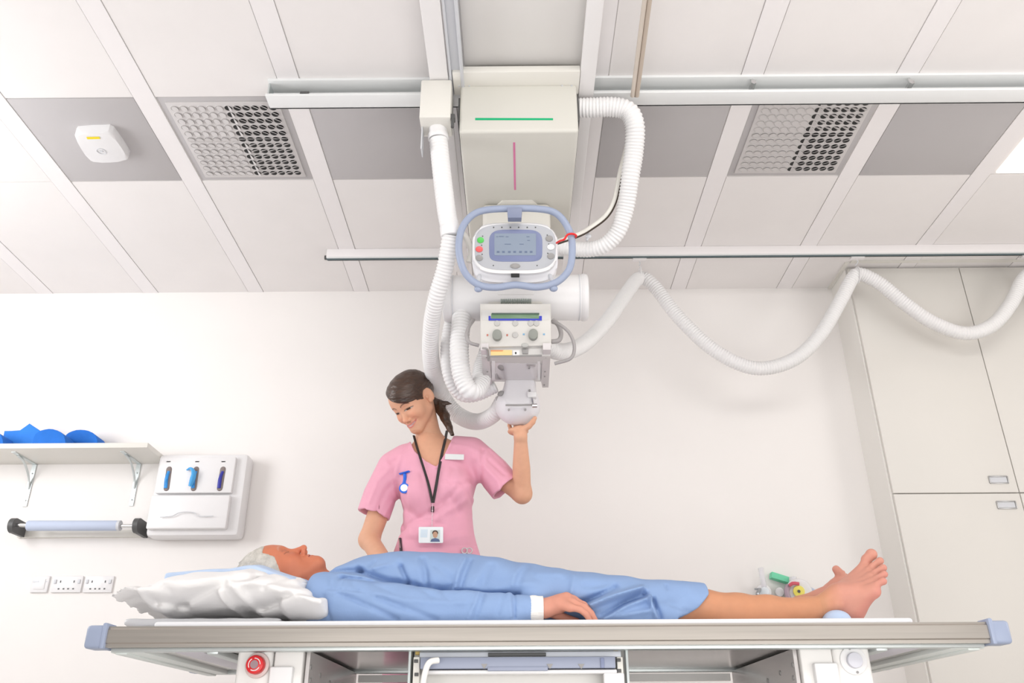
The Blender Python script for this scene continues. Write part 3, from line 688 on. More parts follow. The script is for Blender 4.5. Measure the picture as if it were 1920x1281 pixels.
# ---- loose things on the unit
tag(MB().tube([S.p(1042, 457, .0), S.p(1050, 452, .03), S.p(1058, 449, .045), S.p(1064, 440.5, .05), S.p(1073, 438.5, .05), S.p(1080, 441.5, .045), S.p(1079, 445, .03)], .0042, n=8, res=6, flat=.8).done('red_strap', mat('red_strap', (.75, .03, .03), .5)), 'short red strap tied round the right side of the grey handle', 'strap')
BR = mat('beige_rod', (.50, .42, .35), .4)
e = empty('cable_track', PZ(1200, 90, 2.5), 'beige twin rod running along the ceiling towards the hose loop', 'cable track')
for dx in (0, 9):
    a, b = PZ(1209+dx, 0, 2.50), PZ(1186+dx*.9, 180, 2.50); a = a+(a-b)*.8
    MB().tube([a, b], .0085, spline=False, n=10).done('rod', BR if dx else mat('rod_tan', (.62, .55, .48), .4), e)
a, b = PZ(1213.5, 0, 2.505), PZ(1190, 180, 2.505); MB().tube([a+(a-b)*.8, b], .006, spline=False, n=8).done('inner_gap', mat('gap_brown', (.05, .035, .025), .7), e)
c1 = [(1190, 190, 2.62), (1178, 260, 2.64), (1162, 325, 2.66), (1152, 375, 2.68), (1135, 405, 2.70), (1105, 428, 2.68), (1083, 440, 2.64), (1040, 455, 2.62)]
e = empty('supply_cable', PY(1150, 380, 2.68), 'off-white cable with dark edge curving from the ceiling to the screen', 'cable')
MB().tube([PY(*q) for q in c1], .0085, n=12, res=10).done('cable_sheath', CREAM, e)
MB().tube([PY(x+3.2, y+3.2, yv) for x, y, yv in c1[2:]], .0038, n=8, res=10).done('dark_edge', mat('gap_brown', (.05, .035, .025), .7), e)
q = PY(1103, 443, 2.70); MB().tube([q+[.0, 0, .02], q, q+[-.006, 0, -.02]], .004, n=8).sph(q, (.012, .008, .01), 6).done('cable_clip', GREYPL, e)

# ---- long draped hose with hangers
yh = 3.79
e = empty('draped_hose', PY(1430, 690, yh), 'long white corrugated hose draped in loops below the rear rail', 'hose')
hose([(1010, 640, 2.98), (1050, 660, 3.1), (1095, 645, 3.3), (1140, 600, 3.5), (1175, 550, 3.66), (1199, 522, yh), (1225, 535, yh), (1270, 592, yh), (1330, 650, yh), (1390, 684, yh), (1440, 690, yh), (1495, 670, yh), (1540, 625, yh), (1578, 560, yh), (1597, 524, yh), (1612, 514, yh), (1650, 532, yh), (1700, 572, yh), (1750, 605, yh), (1810, 625, yh), (1860, 610, yh), (1895, 570, yh), (1918, 525, yh), (1940, 512, yh), (1975, 540, yh), (2040, 600, yh)], .0335, parent=e, rib=.05, pitch=.013, n=20)
for px, lab in ((1198, 'hose hanger hook above the first loop, nearest the x-ray machine'), (1605, 'hose hanger hook where the cupboards begin'), (1925, 'hose hanger hook at the right edge of the photo')):
    h = empty('hose_hanger', PY(px, 485, yh), lab, 'hanger')
    t = PY(px, 480, yh); t[2] = ZC-.052; bt = PY(px+2, 514, yh)
    MB().box(t+[0, -.01, .0], (.07, .03, .012), .002).done('glider', STRIP, h)
    MB().tube([t, t+[.003, 0, -.02], bt+[0, 0, .05]], .0025, n=6).done('hook', GREYPL, h)
    MB().tube([bt+[.0, .042*math.sin(a), .042*math.cos(a)-.006] for a in np.arange(20)*math.pi/10], .0035, n=6, closed=True, spline=False).done('ring', WHITE, h)

# ================================================================== examination table
YT, YB_ = 2.22, 3.0
ZT = .562; ZU = .512
tx0, tx1 = PY(200, 1180, YT)[0], PY(1853, 1168, YT)[0]
T = empty('examination_table', (0.07, 2.61, 0), 'long x-ray examination table with steel edge rail and white pedestals', 'examination table')
cx = (tx0+tx1)/2; LX = tx1-tx0
TOPM = mat('tabletop_white', (.84, .83, .84), .35)
UND = mat('table_underside', (.62, .60, .59), .22, metal=.85, noise=.15, nscale=3)
MB().box((cx, 2.61, ZT-.006), (LX+.03, .76, .012), .003).done('tabletop', TOPM, T)
MB().box((cx, 2.61, ZU+.012), (LX-.01, .72, .02)).done('underside_panel', UND, T)
def railbar(y, s):
    m = MB(); h = ZT-ZU
    pr = [(y, ZU), (y, ZU+.008), (y-s*.003, ZU+.011), (y-s*.003, ZT-.008), (y, ZT-.004), (y, ZT), (y+s*.02, ZT), (y+s*.02, ZU)]
    m.prism([(tx0, a, b) for a, b in pr], (LX, 0, 0), 0); return m.done('side_rail', STEEL, T, angle=20)
railbar(YT, 1); railbar(YB_, -1)
for x, s in ((tx0, -1), (tx1, 1)):
    for y in (YT, YB_):
        m = MB().box((x+s*.022, y+(.022 if y == YT else -.022), (ZT+ZU)/2), (.052, .06, ZT-ZU+.006), .009, seg=3)
        m.box((x+s*.001, y+(.018 if y == YT else -.018), (ZT+ZU)/2+.002), (.012, .058, ZT-ZU+.012), .004); m.done('corner_bumper', BLUEGREY, T)
    MB().box((x+s*.022, 2.61, (ZT+ZU)/2), (.03, .70, .036), .004).done('end_rail', STEEL, T)
for y in (2.26, 2.96):
    MB().box((cx, y, ZU-.002), (LX-.02, .035, .012), .002).done('guide_rail', ALU, T)
for sx, x in ((-1, tx0), (1, tx1)):
    MB().box((x-sx*.045, 2.61, ZU-.003), (.085, .70, .012), .002).box((x-sx*.030, 2.61, ZU-.010), (.03, .70, .006), .002).done('end_channel', mat('pale_green_aluminium', (.72, .76, .74), .4), T)
    MB().box((x-sx*.20, 2.61, ZU-.004), (.07, .70, .010), .002).done('support_strip', mat('mauve_grey_strip', (.55, .53, .58), .4), T)
    MB().box((x-sx*.26, 2.61, ZU-.006), (.03, .70, .016), .004).done('support_strip', ALU, T)
PF = 2.275; TP = Plane((0, PF, 0), (0, -1, 0))
PEDM = mat('pedestal_enamel', (.83, .81, .79), .35)
def xz(px, py=1250, Y=PF): return PY(px, py, Y)
def fbox(px0, py0, px1, zlo, name, m_, y=PF, dep=.1, bev=.004, par=T, ztop=None):
    a, b = PY(px0, 1240, y), PY(px1, 1240, y); zt_ = PY((px0+px1)/2, py0, y)[2] if ztop is None else ztop
    return MB().box(((a[0]+b[0])/2, y+dep/2, (zt_+zlo)/2), (abs(b[0]-a[0]), dep, zt_-zlo), bev, seg=3).done(name, m_, par)
# left pedestal: button box, post, apron, inner side plate
lb = fbox(443, 1215, 510, .24, 'control_box', PEDM, dep=.20, bev=.012)
fbox(514, 1206, 568, .03, 'pedestal_post', PEDM, y=PF+.004, dep=.68, ztop=ZU-.004)
fbox(507, 1250, 550, .03, 'front_cover', WHITE, y=PF-.016, dep=.03, bev=.004)
xi = xz(574)[0]
SPL = mat('inner_side_plate', (.70, .66, .65), .25, metal=.35)
MB().box((xi, 2.63, .27), (.010, .68, .475), .001).done('inner_side_plate', SPL, T)
rb = fbox(1564, 1207, 1634, .26, 'control_box', PEDM, dep=.20, bev=.012)
fbox(1502, 1203, 1562, .03, 'pedestal_post', PEDM, y=PF+.004, dep=.68, ztop=ZU-.004)
fbox(1526, 1243, 1570, .03, 'front_cover', WHITE, y=PF-.016, dep=.03, bev=.004)
xi2 = xz(1497)[0]
MB().box((xi2, 2.63, .27), (.010, .68, .475), .001).done('inner_side_plate', SPL, T)
for xx, s in ((xi+.006, 1), (xi2-.006, -1)):
    for yy_, zz_ in ((2.30, .47), (2.31, .44), (2.42, .46), (2.55, .45), (2.62, .38)):
        MB().cyl((xx-.002, yy_, zz_), (xx+.002, yy_, zz_), .006, n=10).done('screw', BGr, T)
# emergency stop
c = PY(483, 1248, PF-.002); RED = mat('emergency_red', (.62, .015, .02), .3)
rg = MB().cyl(c+[0, .004, 0], c-[0, .008, 0], .031, n=36, bevel=.004).done('button_collar', mat('collar_pinkish', (.66, .54, .52), .45), T)
rd = MB().cyl(c, c-[0, .03, 0], .0225, n=36, bevel=.005).done('emergency_button', RED, T)
m = MB(); q = c-[0, .0305, 0]
for k in range(3):
    a0 = k*2*math.pi/3; m.tube([q+[.0145*math.cos(a), 0, .0145*math.sin(a)] for a in np.linspace(a0, a0+1.6, 8)], .0012, n=5, spline=False)
m.done('turn_arrows', WHITE, rd)
MB().cyl(q+[0, .001, 0], q-[0, .001, 0], .010, n=20).done('centre_mark', mat('centre_mark_grey', (.30, .20, .22), .4), rd)
# round knob on the right box
c = PY(1600, 1239, PF-.001)
MB().cyl(c+[0, .004, 0], c-[0, .004, 0], .034, n=40, bevel=.003).done('knob_rim', WHITE, rb)
MB().cyl(c, c-[0, .016, 0], .019, n=36, bevel=.003).done('round_knob', mat('lilac_grey', (.62, .62, .68), .35), rb)
for dx, dz in ((-.006, .028), (.004, -.028)): MB().cyl(c+[dx, 0, dz], c+[dx, -.006, dz], .0032, n=8).done('screw', BGr, rb)
# rear beam + low covers seen through the gap
xL, xR = xi+.01, xi2-.01
MB().box(((xL+xR)/2, 2.985, .490), (xR-xL, .02, .022)).done('rear_beam', PEDM, T)
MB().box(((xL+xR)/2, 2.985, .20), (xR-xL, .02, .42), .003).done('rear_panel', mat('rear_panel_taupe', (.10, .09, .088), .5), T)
MB().box(((xL+xR)/2, 2.64, .03), (xR-xL+.3, .70, .05), .006).done('base_plate', PEDM, T)
# cassette tray unit in the middle
a, b = PY(776, 1250, PF), PY(1168, 1250, PF); yb0 = 2.262
bu = fbox(776, 1219, 1172, .22, 'cassette_unit', mat('cassette_grey', (.70, .685, .66), .35, metal=.1), y=PF+.03, dep=.50, bev=.003)
for px in (768, 1176): fbox(px-2.5, 1217, px+2.5, .16, 'side_plate', ALU, y=PF+.0, dep=.55, bev=.001, par=bu)
fbox(786, 1222, 1165, PY(980, 1232, yb0)[2], 'upper_slide', mat('slide_grey', (.56, .58, .63), .35, metal=.2), y=yb0+.02, dep=.03, bev=.001, par=bu)
fbox(915, 1224, 1024, PY(980, 1230, yb0)[2], 'slide_slot', DGREY, y=yb0+.012, dep=.02, bev=.001, par=bu)
HT = mat('tray_handle_blue_grey', (.29, .32, .42), .35)
z_lo = PY(980, 1254.5, yb0)[2]; z_lo2 = PY(980, 1259, yb0)[2]
th_ = fbox(788, 1232, 1154, z_lo, 'tray_handle', HT, y=yb0-.012, dep=.035, bev=.002, par=bu)
fbox(914, 1250, 1027, z_lo2, 'grip_lip', HT, y=yb0-.016, dep=.03, bev=.002, par=th_)
fbox(1126, 1234, 1133, z_lo, 'grip_end', mat('slate_blue', (.20, .23, .36), .4), y=yb0-.016, dep=.03, bev=.001, par=th_)
for px in (908, 1031, 1090):
    p_ = PY(px, 1250, yb0-.014); MB().prism([p_+[-.008, 0, .006], p_+[.008, 0, .006], p_+[0, 0, -.006]], (0, .004, 0)).done('clip_mark', BGr, th_)
fbox(795, 1256, 1156, PY(980, 1264, yb0)[2], 'lower_slide', WHITE, y=yb0-.006, dep=.04, bev=.003, par=bu)
fbox(775, 1232, 787, .30, 'hinge_block', CREAM, y=yb0+.0, dep=.03, bev=.002, par=bu)
fbox(1131, 1262, 1169, .30, 'corner_cover', WHITE, y=yb0-.01, dep=.03, bev=.003, par=bu)
fbox(1157, 1232, 1168, .40, 'hinge_block', CREAM, y=yb0+.0, dep=.03, bev=.002, par=bu)
for px, py in ((780, 1240), (781, 1265), (1160, 1238), (1161, 1258)):
    p_ = PY(px, py, yb0-.001); MB().box(p_, (.010, .006, .008), .001).done('bolt', DGREY, bu)
OCH = mat('ochre_block', (.60, .42, .12), .5)
for px0, px1 in ((778, 787), (1152, 1160)): fbox(px0, 1219, px1, PY(px0, 1228, yb0+.03)[2], 'ochre_stop', OCH, y=yb0+.03, dep=.02, bev=.001, par=bu)
e = tag(MB().tube([PY(822, 1238, 2.235), PY(806, 1242, 2.225), PY(798, 1258, 2.225), PY(792, 1290, 2.23), PY(788, 1330, 2.25)], .0075, n=12, res=8).done('white_cable', mat('cable_white', (.80, .79, .77), .4)), 'white cable hanging in front of the blue-grey tray handle', 'cable')

# ---- mattress pad and pillow
ZP = ZT+.016
pd = MB(); px0, px1 = PY(300, 1170, 2.3)[0], PY(1700, 1165, 2.3)[0]
pd.box(((px0+px1)/2, 2.61, ZT+.0085), (px1-px0, .70, .016), .007, seg=3)
tag(pd.done('mattress_pad', mat('pad_white', (.80, .80, .82), .45)), 'thin white mattress pad lying on the steel-edged table', 'mattress')
# folded clear cover under the pillow
def fclr(P):
    d = ell(P, PY(300, 1166, 2.40)+[0, .1, .004], (.10, .22, .016))
    return d+.003*np.sin(P[:, 0]*160)*np.sin(P[:, 1]*60+P[:, 0]*40)
cl_c = PY(385, 1168, 2.40)
def fcl(P):
    q = np.abs(P-np.array([cl_c[0], 2.63, ZT+.0305], np.float32))-np.array([.205, .25, .003], np.float32)
    d = np.linalg.norm(np.maximum(q, 0), axis=1)+np.minimum(q.max(1), 0)-.007
    return d+.0018*np.sin(P[:, 0]*70+P[:, 1]*22)*np.sin(P[:, 1]*45)
tag(implicit('plastic_sheet', fcl, cl_c-[.30, .12, .06], cl_c+[.30, .60, .12], .006, mat('clear_sheet', (.70, .70, .72), .2)), 'crinkled clear plastic sheet folded under the white pillow', 'plastic sheet')

# pillow outline traced at the pillow's own depth: top and bottom height along the length
PYL = 2.41
tp = [PY(x, y, PYL) for x, y in ((232, 1130), (240, 1120), (262, 1105), (290, 1090), (330, 1075), (370, 1067), (410, 1064), (450, 1063), (480, 1064), (520, 1068), (560, 1077), (590, 1096), (606, 1107), (622, 1118))]
bt = [PY(x, y, PYL) for x, y in ((232, 1131), (240, 1129), (262, 1128), (290, 1150), (330, 1158), (410, 1161), (500, 1163), (560, 1163), (600, 1166), (622, 1163))]
tpx = np.array([p[0] for p in tp]); tpz = np.array([p[2] for p in tp]); btx = np.array([p[0] for p in bt]); btz = np.array([p[2] for p in bt])
def crease(P, px, Y, w_, amp, ends=True):
    """ridge (+) or furrow (-) following a line on the cloth"""
    pts = [PY(x, y, Y) for x, y in px]; out = np.zeros(len(P), np.float32); dm_ = None
    for a, b in zip(pts[:-1], pts[1:]):
        d, h = seg2(P, a, b); dm_ = d if dm_ is None else np.minimum(dm_, d)
    return amp*np.exp(-(dm_/w_)**2)
def fpillow(P):
    x = P[:, 0]; t = np.interp(x, tpx, tpz); b = np.maximum(np.interp(x, btx, btz), ZT+.02+.034*np.clip((-.60-x)/.05, 0, 1))
    c = (t+b)/2; h = np.maximum((t-b)/2, .011)
    yc_, ay = 2.60, .31
    v = np.clip(np.abs((P[:, 1]-yc_)/ay), 0, 1.3); hy = h*(1-.88*v**3.2)
    k = np.sqrt(np.maximum(0, (P[:, 2]-c)**2)); d = (k-hy)*.75
    d = np.maximum(d, np.abs(P[:, 1]-yc_)-ay); d = smax(d, x-tpx[-1], .008); d = smax(d, tpx[0]-x, .006)
    fr_ = np.clip((2.62-P[:, 1])/.15, 0, 1)
    w_ = 0
    for px, ww, am in ((((290, 1128), (340, 1130), (420, 1104), (445, 1098), (480, 1085)), .010, -.012), (((335, 1148), (420, 1143), (470, 1138), (560, 1118), (600, 1118)), .008, -.011),
                       (((425, 1118), (428, 1140)), .008, .012), (((445, 1098), (470, 1140)), .010, .009), (((470, 1110), (560, 1097), (600, 1116)), .012, -.007), (((330, 1110), (280, 1100), (262, 1118)), .012, -.008),
                       (((300, 1140), (330, 1100)), .02, .006), (((355, 1125), (460, 1070)), .02, .006), (((500, 1072), (470, 1100)), .010, -.004), (((540, 1080), (505, 1105)), .010, -.004), (((575, 1092), (545, 1110)), .008, -.004),
                       (((330, 1157), (420, 1152), (470, 1148)), .006, -.010), (((480, 1148), (590, 1150)), .02, .004)):
        w_ = w_+crease(P, px, 2.36, ww, am)
    return d-w_*fr_-.0025*np.sin(P[:, 0]*37+3*np.sin(P[:, 1]*21))*np.sin(P[:, 1]*29+P[:, 2]*40)
tag(implicit('pillow', fpillow, (tpx[0]-.03, 2.27, ZT+.015), (tpx[-1]+.03, 2.93, .86), .005, mat('pillow_white', (.83, .815, .81), .8, bump=.08, bscale=90)), 'plump creased white pillow under the patient at the head end', 'pillow')
# thin blue cover between head and pillow
def fblue(P):
    x = P[:, 0]; X0, X1 = PY(335, 1070, 2.5)[0], PY(600, 1100, 2.5)[0]
    cu = [PY(a, b, 2.46) for a, b in ((335, 1068), (400, 1062), (440, 1061), (470, 1055), (492, 1054), (515, 1063), (545, 1073), (570, 1080), (600, 1094))]
    t = np.interp(x, [p[0] for p in cu], [p[2] for p in cu]); v = np.clip(np.abs((P[:, 1]-2.6)/.31), 0, 1.3)
    low = np.interp(x, tpx, tpz)-.03; c = t-.014-.08*v**3.2
    d = (np.abs(P[:, 2]-c)-.012)*.7
    return np.maximum(np.maximum(d, np.abs(P[:, 1]-2.60)-.2), np.maximum(X0-x, x-X1))
tag(implicit('pillow_cover', fblue, (-1.0, 2.36, .70), (-.5, 2.84, .88), .005, mat('pale_blue_cover', (.52, .64, .84), .7)), 'pale blue cloth laid over the pillow beneath the grey-haired head', 'cloth')

# ================================================================== people
SKIN = mat('skin', (.8, .5, .4), .5, spec=.3, noise=.05, nscale=45, sss=.08, vcol=True)
def head_frame(c, lat, up, fwd): return np.array(c, np.float32), np.stack([nrm(lat), nrm(up), nrm(fwd)], 1).astype(np.float32)
def mir(Q): R_ = Q.copy(); R_[:, 0] = np.abs(R_[:, 0]); return R_
def head_sdf(P, c, R, s=1.0, man=False, smile=False):
    """head in its own axes: x to its left/right, y up, z forward; metres"""
    Q = ((P-c)@R)/s; Q = Q/np.array([1.0 if man else 1.07, 1, 1.03], np.float32); M_ = mir(Q); x, y, z = Q[:, 0], Q[:, 1], Q[:, 2]
    d = ell(Q, (0, .018, -.014), (.0725, .086, .094))
    d = smin(d, ell(Q, (0, -.035, .022), (.057, .078, .064)), .03)
    d = smin(d, ell(Q, (0, .02, .040), (.058, .050, .045)), .03)
    jw, jy = (.050, -.070) if man else (.043, -.066)
    d = smin(d, cap(M_, (jw, jy, .002), (.012, -.108 if not man else -.111, .064), .019, .016), .028)
    d = smin(d, sph(Q, (0, -.108, .070), .0165 if not man else .0205), .028)
    d = smin(d, sph(M_, (.036, -.047, .052), .026 if smile else .023), .022)
    if smile: d = smin(d, sph(M_, (.033, -.046, .066), .0135), .014)
    d = smin(d, cap(M_, (.010, .004, .077), (.036, .006, .066), .010 if man else .007), .016)
    d = smax(d, -sph(M_, (.031, -.017, .0945), .0155), .014)
    d = smin(d, sph(M_, (.0305, -.018, .0675), .0128), .004)
    d = smin(d, cap(M_, (.020, -.0125, .0785), (.041, -.0125, .0715), .0042), .006)       # upper lid fold
    nl = .058 if not man else .060; nz = .099 if not man else .105
    d = smin(d, chain(Q, [(0, -.004, .074), (0, -.025, .084), (0, -nl+.006, nz-.004)], [.0065, .0065, .0085]), .010)
    d = smin(d, sph(Q, (0, -nl+.003, nz-.002), .0085), .006)
    d = smin(d, ell(M_, (.0115, -nl-.002, nz-.0135), (.0065, .0065, .0095)), .005)
    d = smax(d, -ell(M_, (.0058, -nl-.0105, nz-.0115), (.0030, .0040, .0050)), .003)
    cw = .029 if smile else .021; cu = .0105 if smile else -.001
    d = smin(d, ell(Q, (0, -.083, .074), (.024, .017, .014)), .012)
    yy = y-cu*(x/cw)**2
    Q2 = np.stack([x, yy, z], 1)
    zl = .0865-(x**2)*12
    d = smin(d, np.sqrt((yy+.0785)**2+(z-zl+.0005)**2+np.maximum(np.abs(x)-cw+.006, 0)**2*1.2)-.0040, .004)
    d = smin(d, np.sqrt((yy+.0885)**2+(z-zl+.0015)**2+np.maximum(np.abs(x)-cw+.010, 0)**2*1.2)-.0048, .004)
    d = smax(d, -(np.sqrt((yy+.0835)**2+np.minimum(z-zl+.004, 0)**2+np.maximum(np.abs(x)-cw+.003, 0)**2)-.0011), .002)
    if smile: 
        d = d+.0018*np.exp(-((np.sqrt((np.abs(x)-.033)**2+(y+.066)**2)-.006)/.004)**2)*(z > .03)*((np.abs(x) < .045) & (np.abs(x) > .022))
    # ears
    Ra = np.array([[.86, .0, .5], [0.0, 1, 0], [-.5, 0, .86]])
    e = ell(M_, (.076, -.020, -.010), (.0058, .030, .018), Ra.T)
    e = smax(e, -ell(M_, (.0835, -.018, -.006), (.0055, .020, .0105), Ra.T), .003)
    e = smin(e, sph(M_, (.073, -.044, -.002), .0072), .006); e = smin(e, cap(M_, (.0735, -.026, .004), (.0735, -.02, .004), .0048), .004)
    d = smin(d, e, .005)
    return d*s
def head_cols(V, c, R, base, lip, brow, s=1.0, man=False, smile=False, iris=(.06, .03, .02), closed=False):
    Q = ((V-c)@R)/s/np.array([1.0 if man else 1.07, 1, 1.03], np.float32); x, y, z = np.abs(Q[:, 0]), Q[:, 1], Q[:, 2]; col = np.tile(np.array(base, np.float32), (len(V), 1))
    def blend(m, rgb):
        m = np.clip(m, 0, 1)[:, None]; col[:] = col*(1-m)+np.array(rgb, np.float32)*m
    face = (z > .03)
    ck = np.exp(-(((x-.036)/.016)**2+((y+.045)/.016)**2))*face
    blend(ck*.35, np.array(base)*(1.04, .66, .62))
    blend(np.exp(-((x/.012)**2+((y+.056)/.012)**2))*(z > .085)*.3, np.array(base)*(1.05, .7, .65))
    cw = .029 if smile else .021; cu = .0105 if smile else -.001; yy = y-cu*(x/cw)**2
    lipm = (x < cw)*(z > .055)*np.exp(-(np.maximum(np.abs(yy+.0835)-.0075*np.sqrt(np.clip(1-(x/cw)**2, 0, 1)), 0)/.0012)**2)
    blend(lipm*(.9 if not man else .5), lip)
    if smile: blend((x < cw*.82)*(z > .06)*(np.abs(yy+.0828) < .0021*np.sqrt(np.clip(1-(x/(cw*.82))**2, 0, 1)))*1., (.82, .78, .74))
    blend((x < cw+.001)*(z > .05)*np.exp(-((yy+.0828-(.0025*smile))/.0007)**2)*(.15 if smile else .6), (.22, .05, .04))
    blend(np.exp(-(((x-.0058)/.0022)**2+((y+.0685)/.0022)**2))*(z > .075)*.5, np.array(base)*.25)
    by = .0085-.010*((x-.028)/.02)**2-(.003 if smile else 0)*0
    bt_ = .0027 if not man else .003
    blend((z > .045)*(x > .011)*(x < .047)*np.exp(-((y-by)/bt_)**2)*(.9 if not man else .3), brow)
    ex = (x-.031)/(.0175 if smile else .0145); lid = -.0165+.0045*(1-ex**2); low = -.0205-.0018*(1-ex**2)
    if smile: lid = -.0182+.0030*(1-ex**2); low = -.0212-.0016*(1-ex**2)
    inn = (np.abs(ex) < 1)*(z > .05)
    if not closed:
        blend(inn*(y < lid)*(y > low)*1., (.52, .46, .43))
        blend(inn*(y < lid)*(y > low)*(np.abs(ex) < .55), iris)
    blend((np.abs(ex) < 1.12)*(z > .05)*np.exp(-((y-(lid if not closed else low))/.0013)**2)*(.95 if not closed else .5), (.03, .015, .01))
    blend((np.abs(ex) < 1)*(z > .05)*np.exp(-((y-lid-.0035)/.0022)**2)*.28, np.array(base)*.42)
    blend((np.abs(ex) < 1)*(z > .05)*np.exp(-((y-low)/.0008)**2)*.45, np.array(base)*.4)
    return col
def multi(name, pieces, m, parent, colf, relax=1):
    vs, qs, n0 = [], [], 0
    for f, lo, hi, h in pieces:
        v, q = surface(f, lo, hi, h)
        for _ in range(relax):
            acc = np.zeros_like(v); c = np.zeros(len(v))
            for i in range(4):
                j = (i+1) % 4
                np.add.at(acc, q[:, i], v[q[:, j]]); np.add.at(c, q[:, i], 1); np.add.at(acc, q[:, j], v[q[:, i]]); np.add.at(c, q[:, j], 1)
            v = v*.5+.5*acc/np.maximum(c, 1)[:, None]
        vs.append(v); qs.append(q+n0); n0 += len(v)
    v, q = np.concatenate(vs), np.concatenate(qs)
    return mesh(name, v, q, m, parent, True, colf(v.astype(np.float32)))
def finger(P, base, tip, r0, r1, bend, normal):
    """three bones from base to tip, bowed along normal"""
    b, t, nv = np.array(base, float), np.array(tip, float), nrm(normal)*bend
    p1 = b+(t-b)*.42+nv; p2 = b+(t-b)*.74+nv*.85
    rm_ = (r0+r1)/2
    return smin(smin(cap(P, b, p1, r0, rm_*1.02), cap(P, p1, p2, rm_*1.04, rm_*.96), .003), cap(P, p2, t, rm_*.96, r1), .003)

# ------------------------------------------------------------------ nurse
NC = PY(772, 746, 3.14)
# head axes built from yaw, nod and tilt relative to the viewer then turned into the room
yaw, nod, rol = math.radians(37), math.radians(10), math.radians(26)
f0 = np.array([-math.sin(yaw)*math.cos(nod), -math.sin(nod), math.cos(yaw)*math.cos(nod)])
l0 = np.array([math.cos(yaw), 0, math.sin(yaw)]); u0 = np.cross(f0, l0)
Rr_ = np.array([[math.cos(rol), -math.sin(rol), 0], [math.sin(rol), math.cos(rol), 0], [0, 0, 1]])
f1, l1, u1 = [CM@(Rr_@q) for q in (f0, l0, u0)]
NHc, NHR = head_frame(NC, l1, u1, f1)
SK_N = (.72, .39, .255)
def W3(x, y, Y): return PY(x, y, Y)
nk0, nk1 = W3(800, 790, 3.17), W3(808, 842, 3.22)
SHL, SHR = W3(742, 872, 3.21), W3(880, 848, 3.21)
ELR, ELL_ = W3(692, 1012, 3.20), W3(979, 926, 3.16)
WRR = W3(742, 1092, 2.99)
WRL = W3(976, 818, 3.03)
DC = PY(971, 762, 3.03)
floorp = lambda x, Y, z: np.array([x, Y, z])
HX = W3(818, 1050, 3.22)[0]; HZ = W3(818, 1050, 3.22)[2]
hip = np.array([HX, 3.22, HZ]); print('nurse hip z', HZ, 'head', NC)
def f_nurse_arms(P):
    d = chain(P, [SHR, ELL_], [.048, .036]); d = smin(d, chain(P, [ELL_, ELL_*.55+WRL*.45, WRL], [.034, .034, .0235]), .02)
    d2 = smin(chain(P, [SHL, ELR], [.048, .038]), chain(P, [ELR, ELR*.6+WRR*.4, WRR], [.035, .034, .024]), .02)
    return np.minimum(d, d2)
# left hand (viewer's right) holds the dome from below
HN = [W3(975, 806, 3.04), DC+[0.004, .010, -.085]]
FT = []
for i, a in enumerate((-.42, -.12, .18, .50)):
    bs = DC+np.array([.045*math.sin(a), .035+.012*math.cos(a), -.080]); tp_ = DC+np.array([.082*math.sin(a)*1.02, .086*math.cos(a)*.95, -.018-.006*abs(i-2)]); FT.append((bs, tp_))
def f_hand_l(P):
    d = smin(cap(P, WRL, DC+[.008, .010, -.097], .0235, .020), ell(P, DC+[0, .022, -.094], (.040, .036, .014)), .018)
    for (b, t), r in zip(FT, (.0078, .0086, .0088, .0085)): d = smin(d, finger(P, b, t, r+.001, r-.001, .014, (b-DC)*[1, 1, .6]), .006)
    th0, th1 = DC+[.020, -.010, -.098], DC+[.078, -.045, -.048]
    d = smin(d, finger(P, th0, PY(1003, 784, 2.99), .0135, .0080, .006, (0.6, 0, -1)), .012)
    return d
# right hand rests on the far side of the table behind the patient
RH = WRR+np.array([.02, -.075, -.045])
def f_hand_r(P):
    d = smin(cap(P, WRR, RH, .024, .020), ell(P, RH, (.036, .040, .015)), .02)
    for i, r in enumerate((.0075, .0085, .0088, .0082)):
        b = RH+[(i-1.5)*.019, -.03, 0]; d = smin(d, finger(P, b, b+[(i-1.5)*.006, -.065+.006*abs(i-2), -.022], r+.001, r-.001, .012, (0, 0, 1)), .006)
    return smin(d, finger(P, RH+[.03, .01, -.004], RH+[.065, -.035, -.015], .011, .008, .006, (0, 0, 1)), .01)
def f_neck(P): return smin(cap(P, NC+NHR[:, 1]*-.040+NHR[:, 2]*-.036, nk1+[0, .012, 0], .046, .050), cap(P, nk1, nk1+[0.0, .02, -.07], .058, .10), .04)
def f_trunk(P):
    d = chain(P, [W3(768, 872, 3.22), W3(858, 858, 3.22)], [.062, .062])
    d = smin(d, ell(P, W3(816, 900, 3.22), (.150, .098, .150)), .05)
    d = smin(d, ell(P, W3(820, 985, 3.22), (.128, .088, .15)), .06)
    d = smin(d, ell(P, hip+[0, 0, -.03], (.155, .105, .13)), .06)
    return d
def f_legs(P):
    d = None
    for s in (-1, 1):
        e = chain(P, [hip+[s*.085, 0, -.10], np.array([HX+s*.095, 3.21, .48]), np.array([HX+s*.10, 3.24, .08])], [.088, .058, .042])
        e = smin(e, cap(P, (HX+s*.10, 3.24, .045), (HX+s*.11, 3.09, .035), .040, .034), .03); d = e if d is None else np.minimum(d, e)
    return d
def f_nurse(P):
    d = smin(head_sdf(P, NHc, NHR, .985, smile=True), f_neck(P), .012)
    d = smin(d, f_trunk(P), .04); d = smin(d, f_nurse_arms(P), .02); d = smin(d, f_hand_l(P), .01); d = smin(d, f_hand_r(P), .01)
    return smin(d, f_legs(P), .03)
def ncol(V):
    return head_cols(V, NHc, NHR, SK_N, (.62, .20, .18), (.09, .045, .03), .985, smile=True)
nurse = empty('person', (HX, 3.22, 0), 'smiling woman with brown ponytail in pink scrubs holding the x-ray head', 'person')
hn, hf = NHc, None
zcut = nk0[2]-.050
def f_head_only(P): return np.maximum(f_nurse(P), zcut-P[:, 2])
